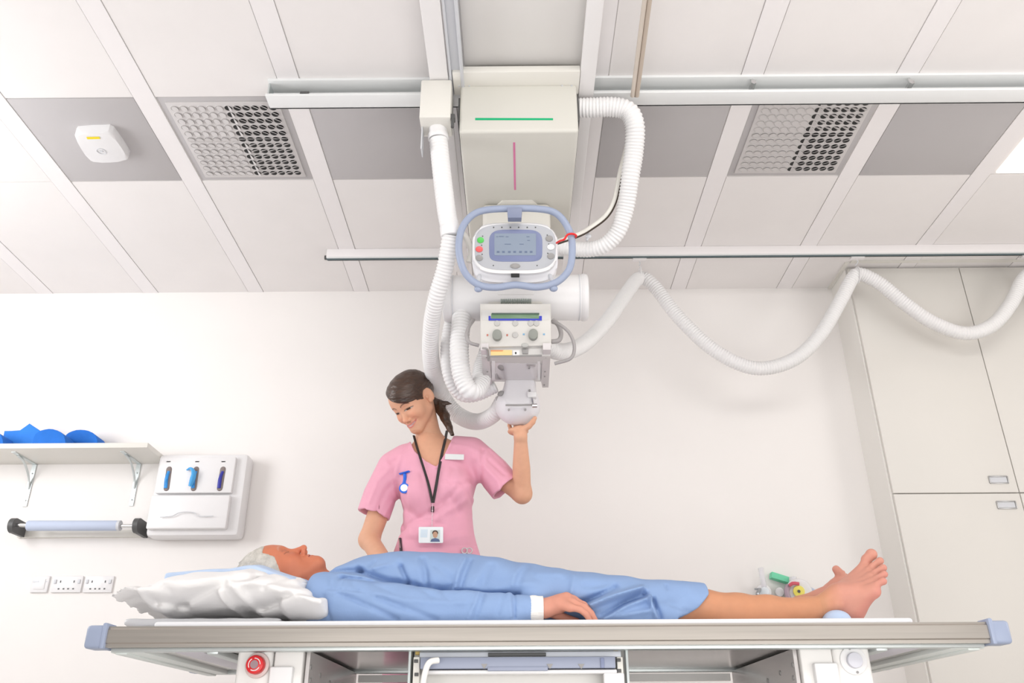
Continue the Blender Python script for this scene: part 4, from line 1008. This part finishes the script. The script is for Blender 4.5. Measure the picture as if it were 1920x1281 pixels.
def f_low(P): return np.maximum(f_nurse(P)+.0007*np.clip((P[:, 2]-zcut+.004)/.004, 0, 1), P[:, 2]-zcut-.022)
def f_handpc(P): return np.maximum(f_nurse(P), np.maximum(WRL[2]-.03-P[:, 2], WRL[0]-.09-P[:, 0]))
def f_low2(P): return np.maximum(f_low(P), -np.maximum(WRL[2]-.008-P[:, 2], WRL[0]-.084-P[:, 0]))
multi('body', [(f_head_only, NHc-.15, NHc+.15, .0019), (f_handpc, (WRL[0]-.10, 2.90, WRL[2]-.04), (WRL[0]+.14, 3.22, WRL[2]+.16), .003),
      (f_low2, (-.78, 2.78, 0.0), (.22, 3.40, zcut+.04), .005)], SKIN, nurse, ncol)
# scrubs
PINK = mat('pink_scrubs', (.78, .37, .48), .75, bump=.05, bscale=120, noise=.03, nscale=30, sheen=.15)
HEML, HEMR = W3(701, 966, 3.20), W3(947, 916, 3.17)
def fcrease(P, lines, Y):
    w_ = 0; fr_ = np.clip((3.25-P[:, 1])/.06, 0, 1)
    for px, ww, am in lines: w_ = w_+crease(P, px, Y, ww, am)
    return w_*fr_
NL = [(((800, 988), (832, 965), (866, 945), (893, 925)), .012, .006), (((745, 990), (800, 965), (850, 930), (880, 900)), .010, -.006), (((752, 945), (790, 975), (830, 985)), .010, -.005), (((738, 930), (748, 960), (755, 985)), .008, -.009),
      (((770, 1000), (830, 1015), (880, 1000)), .012, .005), (((760, 1010), (820, 1030), (885, 1020)), .010, -.005), (((735, 880), (742, 920), (748, 950)), .007, -.006), (((722, 862), (735, 880), (740, 930)), .010, .005),
      (((905, 840), (902, 880), (896, 925)), .008, -.007), (((790, 890), (798, 930), (805, 960)), .010, -.004), (((850, 880), (845, 930), (860, 960)), .012, -.004), (((880, 960), (884, 1010), (890, 1035)), .01, -.004),
      (((750, 850), (742, 880), (735, 900)), .008, .004), (((762, 835), (745, 855), (730, 865)), .007, -.004), (((830, 905), (870, 915), (885, 940)), .006, -.004), (((765, 905), (768, 950)), .008, .003),
      (((765, 817), (777, 843), (798, 867), (818, 879)), .005, .004), (((818, 879), (835, 853), (847, 827)), .005, .004), (((690, 940), (705, 900), (725, 880)), .010, .006), (((705, 955), (722, 915), (735, 900)), .009, -.006), (((715, 968), (735, 930)), .007, .004), (((680, 955), (700, 905)), .006, -.003),
      (((905, 870), (935, 905), (940, 935)), .009, .006), (((915, 860), (945, 890)), .008, -.005), (((900, 900), (925, 935)), .008, -.006), (((918, 835), (950, 870)), .007, .004), (((840, 830), (880, 835), (905, 850)), .008, .003)]
vn = [W3(764, 812, 3.10), W3(775, 840, 3.10), W3(797, 862, 3.10), W3(818, 874, 3.10), W3(832, 850, 3.10), W3(842, 825, 3.10), W3(848, 800, 3.10)]
vx = np.array([p[0] for p in vn]); vz = np.array([p[2] for p in vn])
def neck_open(P):
    """>0 inside the V-neck opening seen from the front"""
    t = np.interp(P[:, 0], vx, vz, left=9, right=9); return (P[:, 2]-t)*.75
def f_top(P):
    d = chain(P, [W3(762, 866, 3.215), W3(858, 851, 3.215)], [.070, .070])
    d = smin(d, ell(P, W3(818, 900, 3.215), (.158, .108, .152)), .05)
    for q in ((785, 925), (853, 916)): d = smin(d, ell(P, W3(*q, 3.135), (.062, .058, .062)), .045)
    d = smin(d, ell(P, W3(820, 985, 3.215), (.137, .100, .15)), .06)
    d = smin(d, ell(P, hip+[0, 0, -.02], (.170, .122, .15)), .06); d = smin(d, ell(P, hip+[0, 0, -.17], (.180, .125, .20)), .05)
    a = chain(P, [W3(738, 877, 3.21), W3(712, 930, 3.205), HEML+(HEML-SHL)*.08], [.064, .064, .064])
    b = chain(P, [W3(884, 850, 3.21), W3(925, 888, 3.19), HEMR+(HEMR-SHR)*.12], [.064, .066, .066])
    a = smax(a, half(P, HEML, (-.28, 0, -.95)), .002); b = smax(b, half(P, HEMR, nrm(W3(962, 922, 3.17)-W3(915, 868, 3.17))), .002)
    d = smin(smin(d, a, .022), b, .022)
    d = d-fcrease(P, NL, 3.12)
    # hollow hems
    d = smax(d, -chain(P, [HEML+(SHL-HEML)*.18, HEML+(HEML-SHL)*.2], [.050, .060]), .002)
    d = smax(d, -chain(P, [HEMR+(SHR-HEMR)*.13, HEMR+(HEMR-SHR)*.25], [.048, .061]), .002)
    # neckline
    op = np.where(P[:, 1] < 3.235, -neck_open(P), 1)
    op = np.minimum(op, np.maximum(cap(P, nk0, nk1+[.0, .01, -.02], .066, .066), -(.0)))
    d = smax(d, -op-0*P[:, 0], .003)
    return np.maximum(d, .63-P[:, 2])
def f_topc(P):
    d = f_top(P); return d
implicit('scrub_top', f_topc, (-.70, 2.98, .62), (.12, 3.42, 1.52), .0042, PINK, nurse)
def f_trou(P):
    d = smin(ell(P, hip+[0, 0, -.12], (.168, .116, .20)), f_legs(P)-.022, .05); return np.maximum(np.maximum(d, .10-P[:, 2]), P[:, 2]-.80)
implicit('scrub_trousers', f_trou, (HX-.25, 2.98, .09), (HX+.27, 3.42, .82), .010, PINK, nurse)
def f_shoe(P):
    d = f_legs(P)-.008; return np.maximum(d, P[:, 2]-.085)
implicit('shoe', f_shoe, (HX-.20, 2.98, .0), (HX-.01, 3.34, .10), .008, WHITE, nurse)
implicit('shoe', f_shoe, (HX+.01, 2.98, .0), (HX+.21, 3.34, .10), .008, WHITE, nurse)
# neck facing (pink piping following the V)
# hair
HAIRM = mat('brown_hair', (.075, .036, .020), .32, spec=.6, noise=.55, nscale=14, stretch=(1.2, 5, 7), bump=.3, bscale=30)
def f_hair(P):
    Q = ((P-NHc)@NHR)/.985/np.array([1.07, 1, 1.03], np.float32); x, y, z = Q[:, 0], Q[:, 1], Q[:, 2]
    d = ell(Q, (0, .020, -.016), (.0795, .089, .0985))
    d = smin(d, ell(Q, (0, .03, .02), (.072, .070, .082)), .02)
    strand = .0005*np.sin(y*520+x*160+z*60)+.0006*np.sin(y*260-z*90+x*130); d = d-strand
    # face opening: forehead and cheeks, side parting
    part = .082-.93*np.maximum(x+.048, 0)-1.2*np.maximum(-(x+.048), 0)
    face = np.minimum(part-y, z-.012+.35*np.maximum(y, -.01)-.1*np.abs(x)+.0)      # >0 = bare
    lowb = -.055-y+0*x                                                              # below the hairline at the nape
    ear = -(np.sqrt(((y+.018)/.030)**2+((z+.006)/.022)**2)-1)*.022                  # keep the ear free
    ear = np.where(np.abs(x) > .055, ear, -1)
    ear = -ell(np.stack([np.abs(x), y, z], 1), (.082, -.020, -.002), (.028, .029, .019))
    nape = np.where((z < -.02), -1, lowb); cut = np.maximum(np.maximum(face, ear), nape)
    d = smax(d, cut*.8, .006); d = smax(d, -.085-y, .01)
    # ponytail
    tail = [W3(812, 752, 3.19), W3(824, 762, 3.20), W3(834, 782, 3.17), W3(843, 803, 3.15), W3(851, 823, 3.14)]
    Pn = P+np.stack([.0012*np.sin(P[:, 2]*150+P[:, 0]*90), .001*np.sin(P[:, 0]*300), 0*P[:, 2]], 1)
    t = chain(Pn, tail, [.017, .024, .019, .012, .004], .01)
    t2 = chain(Pn, [W3(822, 757, 3.19), W3(838, 756, 3.18), W3(848, 758, 3.175)], [.014, .007, .001], .006)
    return smin(smin(d, t, .008), t2, .006)
implicit('hair', f_hair, NHc-.16, NHc+[.24, .16, .16], .0026, HAIRM, nurse)

# things she wears
BLK = mat('black_strap', (.03, .025, .025), .6)
la = empty('lanyard', W3(812, 940, 3.09), 'black neck lanyard with photo identity card on the pink scrubs', 'lanyard')
def surf_y(x, z, f=None, y0=2.95, y1=3.3):
    ys = np.arange(y0, y1, .002, dtype=np.float32); P = np.stack([np.full_like(ys, x), ys, np.full_like(ys, z)], 1)
    d = (f or (lambda P: np.minimum(f_top(P), f_nurse(P))))(P); k = np.argmax(d < 0); return float(ys[k]) if (d < 0).any() else y1
def on_front(px, py, off=.004, Y=3.10, f=None):
    p = PY(px, py, Y)
    for _ in range(4): p = PY(px, py, surf_y(p[0], p[2], f)-off)
    return p
for line in (((776, 817), (780, 832), (787, 855), (795, 880), (804, 910), (811, 943)), ((838, 808), (834, 828), (829, 850), (823, 880), (818, 910), (812, 943))):
    MB().tube([on_front(x, y, .0075) for x, y in line], .0055, n=8, res=6, flat=.35).done('strap', BLK, la)
q = on_front(811, 956, .01); MB().cyl(q+[0, 0, .012], q-[0, 0, .008], .006, n=12).done('clip_reel', BLK, la)
m = MB(); q0, q1 = on_front(811, 945, .010), on_front(810, 988, .014); m.tube([q0, q1], .0012, n=6, spline=False)
for k in range(4): m.sph(q0+(q1-q0)*(.3+.2*k), .0028, 6)
m.done('cord', mat('cord_pinkish', (.72, .55, .60), .5), la)
qc = on_front(808, 1003, .016); CP = Plane(qc, (0, -1, .06))
cd = CP.slab(rect(785, 988.5, 831, 1018.5, 2), 'identity_card', mat('card_white', (.80, .84, .86), .25), la, th=.002)
CP.slab([(807, 994), (825, 994), (825, 1016), (806, 1016)], 'photo', mat('photo_backdrop', (.55, .62, .60), .5), cd, off=.0022, th=.0006, smooth=False)
m = MB().prism([CP.p(816+4.6*math.cos(a), 1003+6*math.sin(a), .0032) for a in np.arange(16)*math.pi/8], (0, .0004, 0)); m.done('photo_face', mat('photo_skin', (.50, .30, .20), .6), cd)
MB().prism([CP.p(816+5.6*math.cos(a), 999.5+5*math.sin(a), .0030) for a in np.arange(16)*math.pi/8], (0, .0004, 0)).done('photo_hair', mat('photo_brown', (.07, .04, .03), .6), cd)
MB().prism([CP.p(x, y, .0032) for x, y in ((807, 1016), (809, 1011), (816, 1009), (823, 1011), (825, 1016))], (0, .0004, 0)).done('photo_shirt', mat('photo_blue', (.10, .14, .26), .6), cd)
MB().prism([CP.p(x, y, .0024) for x, y in ((789, 993), (802, 993), (801, 1008), (788, 1008))], (0, .0004, 0)).done('card_print', mat('card_print', (.62, .72, .80), .5), cd)
# fob watch
BL = mat('bright_blue_rubber', (.03, .16, .72), .35)
fw = empty('fob_watch', on_front(758, 905), 'bright blue hanging fob watch pinned to the pink scrub top', 'watch')
a, b = on_front(750, 889, .008), on_front(767, 884, .008); MB().tube([a, b], .007, n=10, spline=False, flat=.5).done('pin_bar', BL, fw)
MB().tube([on_front(759, 889, .008), on_front(759, 900, .008), on_front(758, 912, .010)], [.006, .0065, .012], n=10, flat=.5).done('band', BL, fw)
q = on_front(758, 916, .010); MB().cyl(q+[0, .004, 0], q-[0, .006, 0], .0195, n=28, bevel=.002).done('case', BL, fw)
MB().cyl(q-[0, .005, 0], q-[0, .008, 0], .0135, n=28).done('dial', mat('watch_dial', (.9, .9, .92), .2), fw)
# name badge, pen, scissors
q = on_front(852, 857, .008); B_ = Plane(q, (0.08, -1, .25))
nb_ = B_.slab([(835, 852), (870, 853), (869.5, 863), (834, 862)], 'name_badge', mat('badge_pale', (.74, .76, .76), .3), None, th=.003)
tag(nb_, 'small pale rectangular name badge on the pink scrub top', 'badge')
pe = empty('pen', on_front(751, 1022, .01), 'dark pen clipped in the left pocket of the pink top', 'pen')
MB().cyl(on_front(750, 1011, .008), on_front(752, 1036, .008), .0055, n=12).sph(on_front(750, 1011, .008), .0057, 6).done('barrel', mat('pen_black', (.05, .04, .045), .3), pe)
MB().tube([on_front(748.5, 1011, .014), on_front(750.5, 1028, .014)], .0015, n=6, spline=False).done('pocket_clip', CHROME, pe)
scs = empty('scissors', on_front(876, 1034, .012), 'steel scissors handles poking out of the pink pocket', 'scissors')
for dx in (-5, 4):
    c_ = on_front(876+dx, 1033, .014); MB().tube([c_+[.010*math.cos(a), -.001, .010*math.sin(a)] for a in np.arange(14)*math.pi/7], .0024, n=6, closed=True, spline=False).done('finger_loop', CHROME, scs)

# ------------------------------------------------------------------ patient
SK_P = (.60, .20, .11)
a_ = math.radians(15)
pu, pf = np.array([-math.cos(a_), .0, math.sin(a_)]), np.array([math.sin(a_), -.10, math.cos(a_)])
pf = nrm(pf); pl_ = np.cross(pu, pf)
PSC = 1.03
nose = PY(571, 1027, 2.575)
PCc = nose-(-.058*nrm(pu)+.108*pf)*PSC
PHc, PHR = head_frame(PCc, pl_, pu, pf)
patient = empty('person', (0.1, 2.6, ZP), 'grey-haired barefoot patient in blue gown lying on the table', 'person')
wr = PY(1018, 1141, 2.385)
def f_foot(P):
    an, he = PY(1560, 1128, 2.52), PY(1596, 1143, 2.52)
    d = smin(sph(P, he, .031), cap(P, an, he, .034, .030), .02)
    bases = [(1621, 1064, 2.575, .0165), (1630, 1076, 2.55, .0145), (1634, 1087, 2.525, .014), (1636, 1098, 2.50, .0135), (1637, 1109, 2.475, .0145)]
    tips = [(1634, 1040, 2.565, .0158), (1650, 1052, 2.545, .0102), (1656, 1065, 2.52, .0098), (1658, 1077, 2.495, .0094), (1656, 1090, 2.468, .0098)]
    for b in bases: d = smin(d, cap(P, PY(1575, 1120, 2.525)+[0, (b[2]-2.52)*.3, 0], PY(*b[:3]), .030, b[3]), .022)
    for b in bases[2:]: d = smin(d, cap(P, he, PY(*b[:3]), .026, b[3]+.001), .02)
    for i in range(4): d = smin(d, cap(P, PY(*bases[i][:3])+[.004, 0, 0], PY(*bases[i+1][:3])+[.004, 0, 0], .0145), .01)
    for b, t in zip(bases, tips):
        B_, T_ = PY(*b[:3]), PY(*t[:3]); mid = (B_+T_)/2+[-.004, 0, .004]
        e = smin(cap(P, B_, mid, b[3]*.78, t[3]*.92), smin(cap(P, mid, T_, t[3]*.92, t[3]), sph(P, T_, t[3]*1.06), .003), .004); d = smin(d, e, .0045)
    d = smin(d, sph(P, PY(1570, 1135, 2.488), .013), .014)
    for b, t in zip(bases[:4], tips[:4]):      # extensor tendons
        d = smin(d, cap(P, PY(1592, 1105, 2.50+(b[2]-2.52)*.5), PY(b[0]-3, b[1]-6, b[2]-.006), .006, .005), .012)
    return d
def f_foot2(P):
    d = chain(P, [PY(1500, 1136, 2.72), PY(1540, 1126, 2.72), PY(1572, 1100, 2.71), PY(1582, 1088, 2.71)], [.030, .030, .024, .018], .02)
    d = smin(d, cap(P, PY(1545, 1135, 2.72), PY(1590, 1146, 2.73), .03, .028), .02)
    d = smin(d, chain(P, [PY(1580, 1088, 2.705), PY(1573, 1074, 2.70), PY(1568, 1068, 2.70)], [.0145, .0125, .0125], .006), .010)
    for i in range(4):
        b = PY(1586+3*i, 1092+3*i, 2.73+.02*i); d = smin(d, cap(P, PY(1560, 1112, 2.73), b, .022, .013), .015); d = smin(d, cap(P, b, b+[-.004+.003*i, .002, .03-.004*i], .009, .0078), .004)
    return d
def f_legs_p(P):
    d = chain(P, [PY(1150, 1128, 2.50), PY(1270, 1136, 2.49), PY(1320, 1139, 2.495), PY(1385, 1147, 2.50), PY(1440, 1148, 2.505), PY(1510, 1146, 2.515), PY(1560, 1134, 2.52)], [.055, .048, .0465, .0475, .044, .035, .031], .02)
    d = smin(d, cap(P, PY(1360, 1158, 2.50), PY(1430, 1160, 2.505), .040, .034), .03)
    e = chain(P, [PY(1150, 1128, 2.72), PY(1300, 1146, 2.72), PY(1400, 1153, 2.72), PY(1510, 1146, 2.72)], [.052, .044, .040, .031], .02)
    return np.minimum(d, e)
KN = [((1068, 1139, 2.352), (1106, 1164, 2.350), .0082), ((1073, 1130, 2.370), (1117, 1166, 2.362), .0090), ((1076, 1126, 2.392), (1113, 1164, 2.385), .0092), ((1074, 1128, 2.414), (1104, 1160, 2.410), .0088)]
def f_hand_p(P):
    pm = PY(1048, 1134, 2.385)
    d = cap(P, wr, pm, .0245, .023)
    for (a, b, r) in KN:
        A, B_ = PY(*a), PY(*b); d = smin(d, cap(P, pm+[0, (a[2]-2.385)*.5, 0], A, .016, .0125), .012)
    for (a, b, r) in KN:
        A, B_ = PY(*a), PY(*b); d = smin(d, finger(P, A, B_, r+.0018, r-.0008, .0105, (.45, 0, .8)), .005)
    d = smin(d, cap(P, wr+[.01, 0, 0], PY(1062, 1120, 2.385), .020, .0135), .015)
    th = [PY(1032, 1146, 2.41), PY(1055, 1158, 2.425), PY(1082, 1165, 2.425)]
    return smin(d, chain(P, th, [.017, .0115, .0085], .005), .008)
def f_arm_p(P): return chain(P, [PY(640, 1128, 2.44), PY(800, 1145, 2.40), wr], [.05, .042, .0245], .01)
def f_neck_p(P):
    return cap(P, PHc-PHR[:, 1]*.03-PHR[:, 2]*.02, PY(600, 1104, 2.60), .054, .056)
def loft(P, xs, cy, cz, a, b, n=2.4):
    x = P[:, 0]; A, B_ = np.interp(x, xs, a), np.interp(x, xs, b); u = np.abs(P[:, 1]-np.interp(x, xs, cy))/A; v = np.abs(P[:, 2]-np.interp(x, xs, cz))/B_
    return ((u**n+v**n)**(1/n)-1)*np.minimum(A, B_)*.8
def f_torso_p(P):
    xs = [PY(x, 1100, 2.6)[0] for x in (600, 640, 760, 860, 985, 1100)]
    return np.maximum(loft(P, xs, [2.62]*6, [.69, .695, .70, .70, .69, .68], [.08, .13, .135, .14, .15, .13], [.035, .06, .105, .105, .095, .07]), np.maximum(xs[0]-P[:, 0], P[:, 0]-xs[-1]))
def f_patient(P):
    d = smin(head_sdf(P, PHc, PHR, PSC, man=True), f_neck_p(P), .016)
    d = smin(d, f_torso_p(P), .03); d = smin(d, f_arm_p(P), .02); d = smin(d, f_hand_p(P), .008)
    d = smin(d, smin(f_legs_p(P), np.minimum(f_foot(P), f_foot2(P)), .02), .02); return np.maximum(d, ZP+.003-P[:, 2])
def pcol(V):
    c = head_cols(V, PHc, PHR, SK_P, (.60, .22, .19), (.62, .50, .42), PSC, man=True, closed=True)
    leg = np.clip((V[:, 0]-.35)/.05, 0, 1)[:, None]; ft = np.clip((V[:, 0]-PY(1540, 1130, 2.5)[0])/.06, 0, 1)[:, None]
    c = c*(1-leg)+leg*np.array([.60, .28, .155]); c = c*(1-ft)+ft*np.array([.62, .285, .215])
    for (b, t) in (((1634, 1039, 2.565), .012),): pass
    hd_ = ((V[:, 0] > wr[0]-.02) & (V[:, 0] < .3) & (V[:, 1] < 2.46)); c[hd_] = (.64, .29, .21)
    soles = np.clip(((V-PY(1640, 1120, 2.5))@nrm((.75, 0, -.66)).astype(np.float32)+.03)/.02, 0, 1)*ft[:, 0]; c = c*(1-soles[:, None]*.5)+soles[:, None]*.5*np.array([.64, .25, .21])
    return c
hz = PY(650, 1060, 2.6)-.05
multi('body', [(lambda P: np.maximum(f_patient(P), P[:, 0]-hz[0]-.05), (PHc[0]-.16, 2.40, .64), (hz[0]+.06, 2.80, .92), .0022),
               (lambda P: np.maximum(f_patient(P), np.maximum(wr[0]+.0-P[:, 0], P[:, 0]-.27)), (wr[0]-.01, 2.30, .57), (.29, 2.47, .72), .0024),
               (lambda P: np.maximum(f_patient(P), PY(1535, 1130, 2.5)[0]-P[:, 0]), (PY(1525, 1130, 2.5)[0], 2.38, .57), (1.12, 2.86, .86), .0028),
               (lambda P: np.maximum(np.maximum(f_patient(P)+.0002, hz[0]+.030-P[:, 0]), np.maximum(P[:, 0]-PY(1550, 1130, 2.5)[0], -np.maximum(np.maximum(wr[0]+.014-P[:, 0], P[:, 0]-.26), P[:, 1]-2.46))), (hz[0]+.03, 2.32, .56), (PY(1556, 1130, 2.5)[0], 2.86, .86), .0045)],
      SKIN, patient, pcol)
m = MB()
for b, t, r in (((1621, 1064, 2.575), (1634, 1039, 2.565), .012),):
    pass
# gown
GOWN = mat('blue_gown', (.25, .365, .60), .8, bump=.06, bscale=140, noise=.03, nscale=18)
top = [(590, 1099), (600, 1090), (620, 1076), (640, 1062), (670, 1053), (700, 1045), (735, 1038), (780, 1036), (860, 1038), (905, 1045), (985, 1057), (1035, 1069), (1060, 1073), (1085, 1073), (1140, 1079), (1215, 1092), (1250, 1090), (1290, 1101), (1310, 1111), (1325, 1123)]
tp3 = [PY(x, y, 2.585) for x, y in top]; gx = np.array([p[0] for p in tp3]); gz = np.array([p[2] for p in tp3])
ga = np.interp([t[0] for t in top], [590, 640, 760, 900, 1060, 1200, 1325], [.12, .19, .185, .185, .195, .185, .16])
gc = (gz+ZP)/2-.004; gb = (gz-ZP)/2+.004
sl = [PY(610, 1124, 2.45), PY(660, 1133, 2.43), PY(720, 1137, 2.415), PY(790, 1140, 2.40), PY(880, 1144, 2.39), PY(950, 1143, 2.385), PY(982, 1144, 2.385)]
FOLDS = [(((617, 1066), (672, 1067)), .007, -.008), (((668, 1064), (700, 1080), (726, 1089), (762, 1092)), .008, -.013), (((764, 1091), (756, 1074), (750, 1060)), .007, -.009), (((640, 1078), (700, 1090), (760, 1097)), .008, .005),
 (((643, 1087), (715, 1095), (778, 1095), (806, 1107), (881, 1111), (972, 1116)), .006, -.009), (((872, 1043), (862, 1070), (852, 1106)), .008, .008), (((880, 1045), (872, 1070), (862, 1106)), .007, -.004),
 (((789, 1046), (797, 1070), (800, 1097)), .010, -.007), (((800, 1098), (830, 1104), (850, 1100)), .007, -.006), (((981, 1054), (965, 1080), (958, 1115)), .008, .004), (((990, 1056), (975, 1080), (966, 1112)), .012, -.004), (((1077, 1078), (1070, 1115)), .008, .004),
 (((623, 1115), (715, 1123), (772, 1137), (875, 1140)), .008, .006), (((643, 1121), (700, 1144), (752, 1168)), .006, -.009), (((715, 1130), (770, 1150), (823, 1170)), .007, -.008), (((900, 1120), (892, 1145), (881, 1170)), .005, .008), (((908, 1125), (900, 1150), (893, 1168)), .006, -.006),
 (((964, 1122), (965, 1166)), .004, -.008), (((955, 1118), (960, 1166)), .004, .004), (((948, 1120), (935, 1160)), .006, -.005), (((640, 1092), (636, 1110)), .004, -.004), (((650, 1090), (648, 1112)), .004, .003), (((622, 1085), (628, 1110)), .005, -.004), (((665, 1098), (680, 1115)), .006, -.004), (((700, 1100), (740, 1118)), .007, -.004), (((780, 1100), (815, 1128)), .007, -.005), (((830, 1115), (850, 1138)), .006, -.004), (((615, 1125), (625, 1165)), .006, -.006), (((620, 1112), (680, 1117), (700, 1122)), .004, -.007),
 (((1088, 1131), (1120, 1118), (1156, 1101)), .007, -.010), (((1104, 1140), (1150, 1122), (1203, 1104)), .009, .018), (((1128, 1158), (1167, 1134), (1210, 1114)), .007, -.008), (((1130, 1164), (1170, 1143), (1217, 1124)), .007, .012), (((1125, 1166), (1215, 1150)), .007, .008),
 (((1214, 1122), (1217, 1140), (1226, 1163)), .005, .014), (((1224, 1124), (1228, 1142), (1236, 1163)), .005, -.012), (((1205, 1106), (1208, 1114)), .005, -.01), (((1250, 1096), (1251, 1104)), .004, -.004), (((1255, 1138), (1297, 1150)), .006, -.003), (((1290, 1100), (1310, 1125)), .02, .004),
 (((700, 1050), (690, 1062)), .006, -.004), (((745, 1042), (735, 1058)), .008, .003), (((1010, 1075), (1050, 1078)), .012, .003), (((1095, 1100), (1150, 1096)), .012, -.004), (((920, 1060), (905, 1095)), .012, -.004), (((930, 1105), (1000, 1095)), .012, .003), (((815, 1060), (845, 1085)), .008, -.003), (((725, 1060), (700, 1066)), .006, .004)]
hemx = np.array([PY(x, y, 2.48)[0] for x, y in ((1262, 1166), (1285, 1156), (1303, 1145), (1316, 1130), (1325, 1117))]); hemz = np.array([PY(x, y, 2.48)[2] for x, y in ((1262, 1166), (1285, 1156), (1303, 1145), (1316, 1130), (1325, 1117))])
def f_gown(P):
    d = loft(P, gx, [2.61]*len(gx), gc, ga, gb, 2.3)
    d = np.maximum(d, gx[0]-.01-P[:, 0])
    s = chain(P, sl, [.076, .074, .068, .060, .051, .046, .038], .02)
    d = smin(d, s, .012)
    # dropped cloth in front of the thighs
    d = smin(d, chain(P, [PY(1118, 1160, 2.42), PY(1180, 1158, 2.42), PY(1260, 1160, 2.43)], [.018, .030, .034], .02), .035)
    d = smin(d, f_legs_p(P)-.013, .02)
    fr_ = np.clip((2.60-P[:, 1])/.08, 0, 1); w_ = 0
    for px, ww, am in FOLDS: w_ = w_+crease(P, px, 2.43, ww, am)
    w_ = w_+.0022*np.sin(P[:, 0]*26+P[:, 2]*38+2*np.sin(P[:, 0]*9))+.0012*np.sin(P[:, 0]*61-P[:, 2]*50)
    d = d-w_*fr_
    d = smax(d, P[:, 0]-np.interp(P[:, 2], hemz, hemx), .002)
    # neck opening and hollow hem
    d = smax(d, -cap(P, PY(575, 1084, 2.60), PY(600, 1096, 2.60), .066, .056), .004)
    d = smax(d, (PY(592, 1090, 2.5)[0]-P[:, 0])*.8-(.72-P[:, 2])*.15, .01)
    d = smax(d, -smax(loft(P, gx, [2.61]*len(gx), gc-.004, ga-.007, gb-.007, 2.3), PY(1265, 1100, 2.5)[0]-P[:, 0], .004), .003)
    return np.maximum(d, ZP+.001-P[:, 2])
implicit('gown', f_gown, (gx[0]-.06, 2.28, ZP-.01), (gx[-1]+.02, 2.85, .88), .0045, GOWN, patient)
# white knitted cuff
CUF = mat('knit_cuff', (.86, .84, .80), .85, bump=.3, bscale=60, stretch=(1, 1, 1))
c0, c1 = PY(968, 1141, 2.385), PY(1019, 1141, 2.385); m = MB()
def f_cuff(P):
    th_ = np.arctan2(P[:, 2]-c0[2], P[:, 1]-c0[1]); d = cap(P, c0, c1, .0335, .0325)-.0011*np.sin(th_*30)-.0008*np.sin(P[:, 0]*180)
    return np.maximum(np.maximum(d, P[:, 0]-c1[0]), c0[0]-P[:, 0])
implicit('cuff', f_cuff, c0-.05, c1+.05, .0026, CUF, patient)
# hair
GH = mat('grey_hair', (.66, .62, .56), .75, noise=.35, nscale=60, bump=.5, bscale=120)
def f_hair_p(P):
    Q = ((P-PHc)@PHR)/PSC/np.array([1, 1, 1.03], np.float32); x, y, z = Q[:, 0], Q[:, 1], Q[:, 2]
    d = ell(Q, (0, .023, -.016), (.0795, .091, .0985))
    d = d-.0022*np.sin(x*260+4*np.sin(y*90))*np.sin(y*310+z*140)-.0018*np.sin(z*420+x*160+y*210)
    zl_ = .062+2.2*np.maximum(y-.040, 0)-1.1*np.maximum(-y, 0)
    line = np.where(np.abs(x) > .045, .058, .030)   # receding front line, longer at the sides
    bare = np.maximum(z-.052+.0*y, -1); bare = np.maximum(bare, (z-.010-(y-.038)*1.6)*.6)
    side = np.maximum(z-.020, -(y+.030))
    d = smax(d, np.maximum((z-zl_)*.5, z-.088), .008)
    burn = ell(Q, (0, -.004, .010), (.0775, .032, .022))-.0015*np.sin(y*500+z*300)
    burn = np.where(np.abs(x) > .05, burn, .05)
    d = smax(d, -.050-y, .008)
    ear = (np.sqrt(((y+.020)/.030)**2+((z+.008)/.021)**2)-1)*.02; d = np.where(np.abs(x) > .05, smax(d, -ear, .004), d)
    d = smin(d, burn, .008); d = np.where(np.abs(x) > .05, smax(d, -ear, .004), d)
    h2 = head_sdf(P, PHc, PHR, PSC, man=True)/PSC-.0045-.0012*np.sin(x*260+4*np.sin(y*90))*np.sin(y*310+z*240)
    h2 = smax(h2, np.maximum(np.maximum((z-zl_+.003)*.6, -.044-y), .03-np.abs(x)), .006)
    h2 = smax(h2, -ell(np.stack([np.abs(x), y, z], 1), (.080, -.022, -.006), (.030, .029, .020)), .004)
    d = smin(d, h2, .008)
    return d*PSC
implicit('hair', f_hair_p, PHc-.14, PHc+.14, .0026, GH, patient)
# pale blue cloth under the heel
tag(implicit('heel_cloth', lambda P: np.maximum(ell(P, PY(1568, 1165, 2.50), (.040, .05, .030)), ZP+.0005-P[:, 2]), PY(1568, 1165, 2.50)-.07, PY(1568, 1165, 2.50)+.07, .004, mat('pale_blue_cover', (.52, .64, .84))), 'small pale blue cushion under the patient ankle', 'cushion')
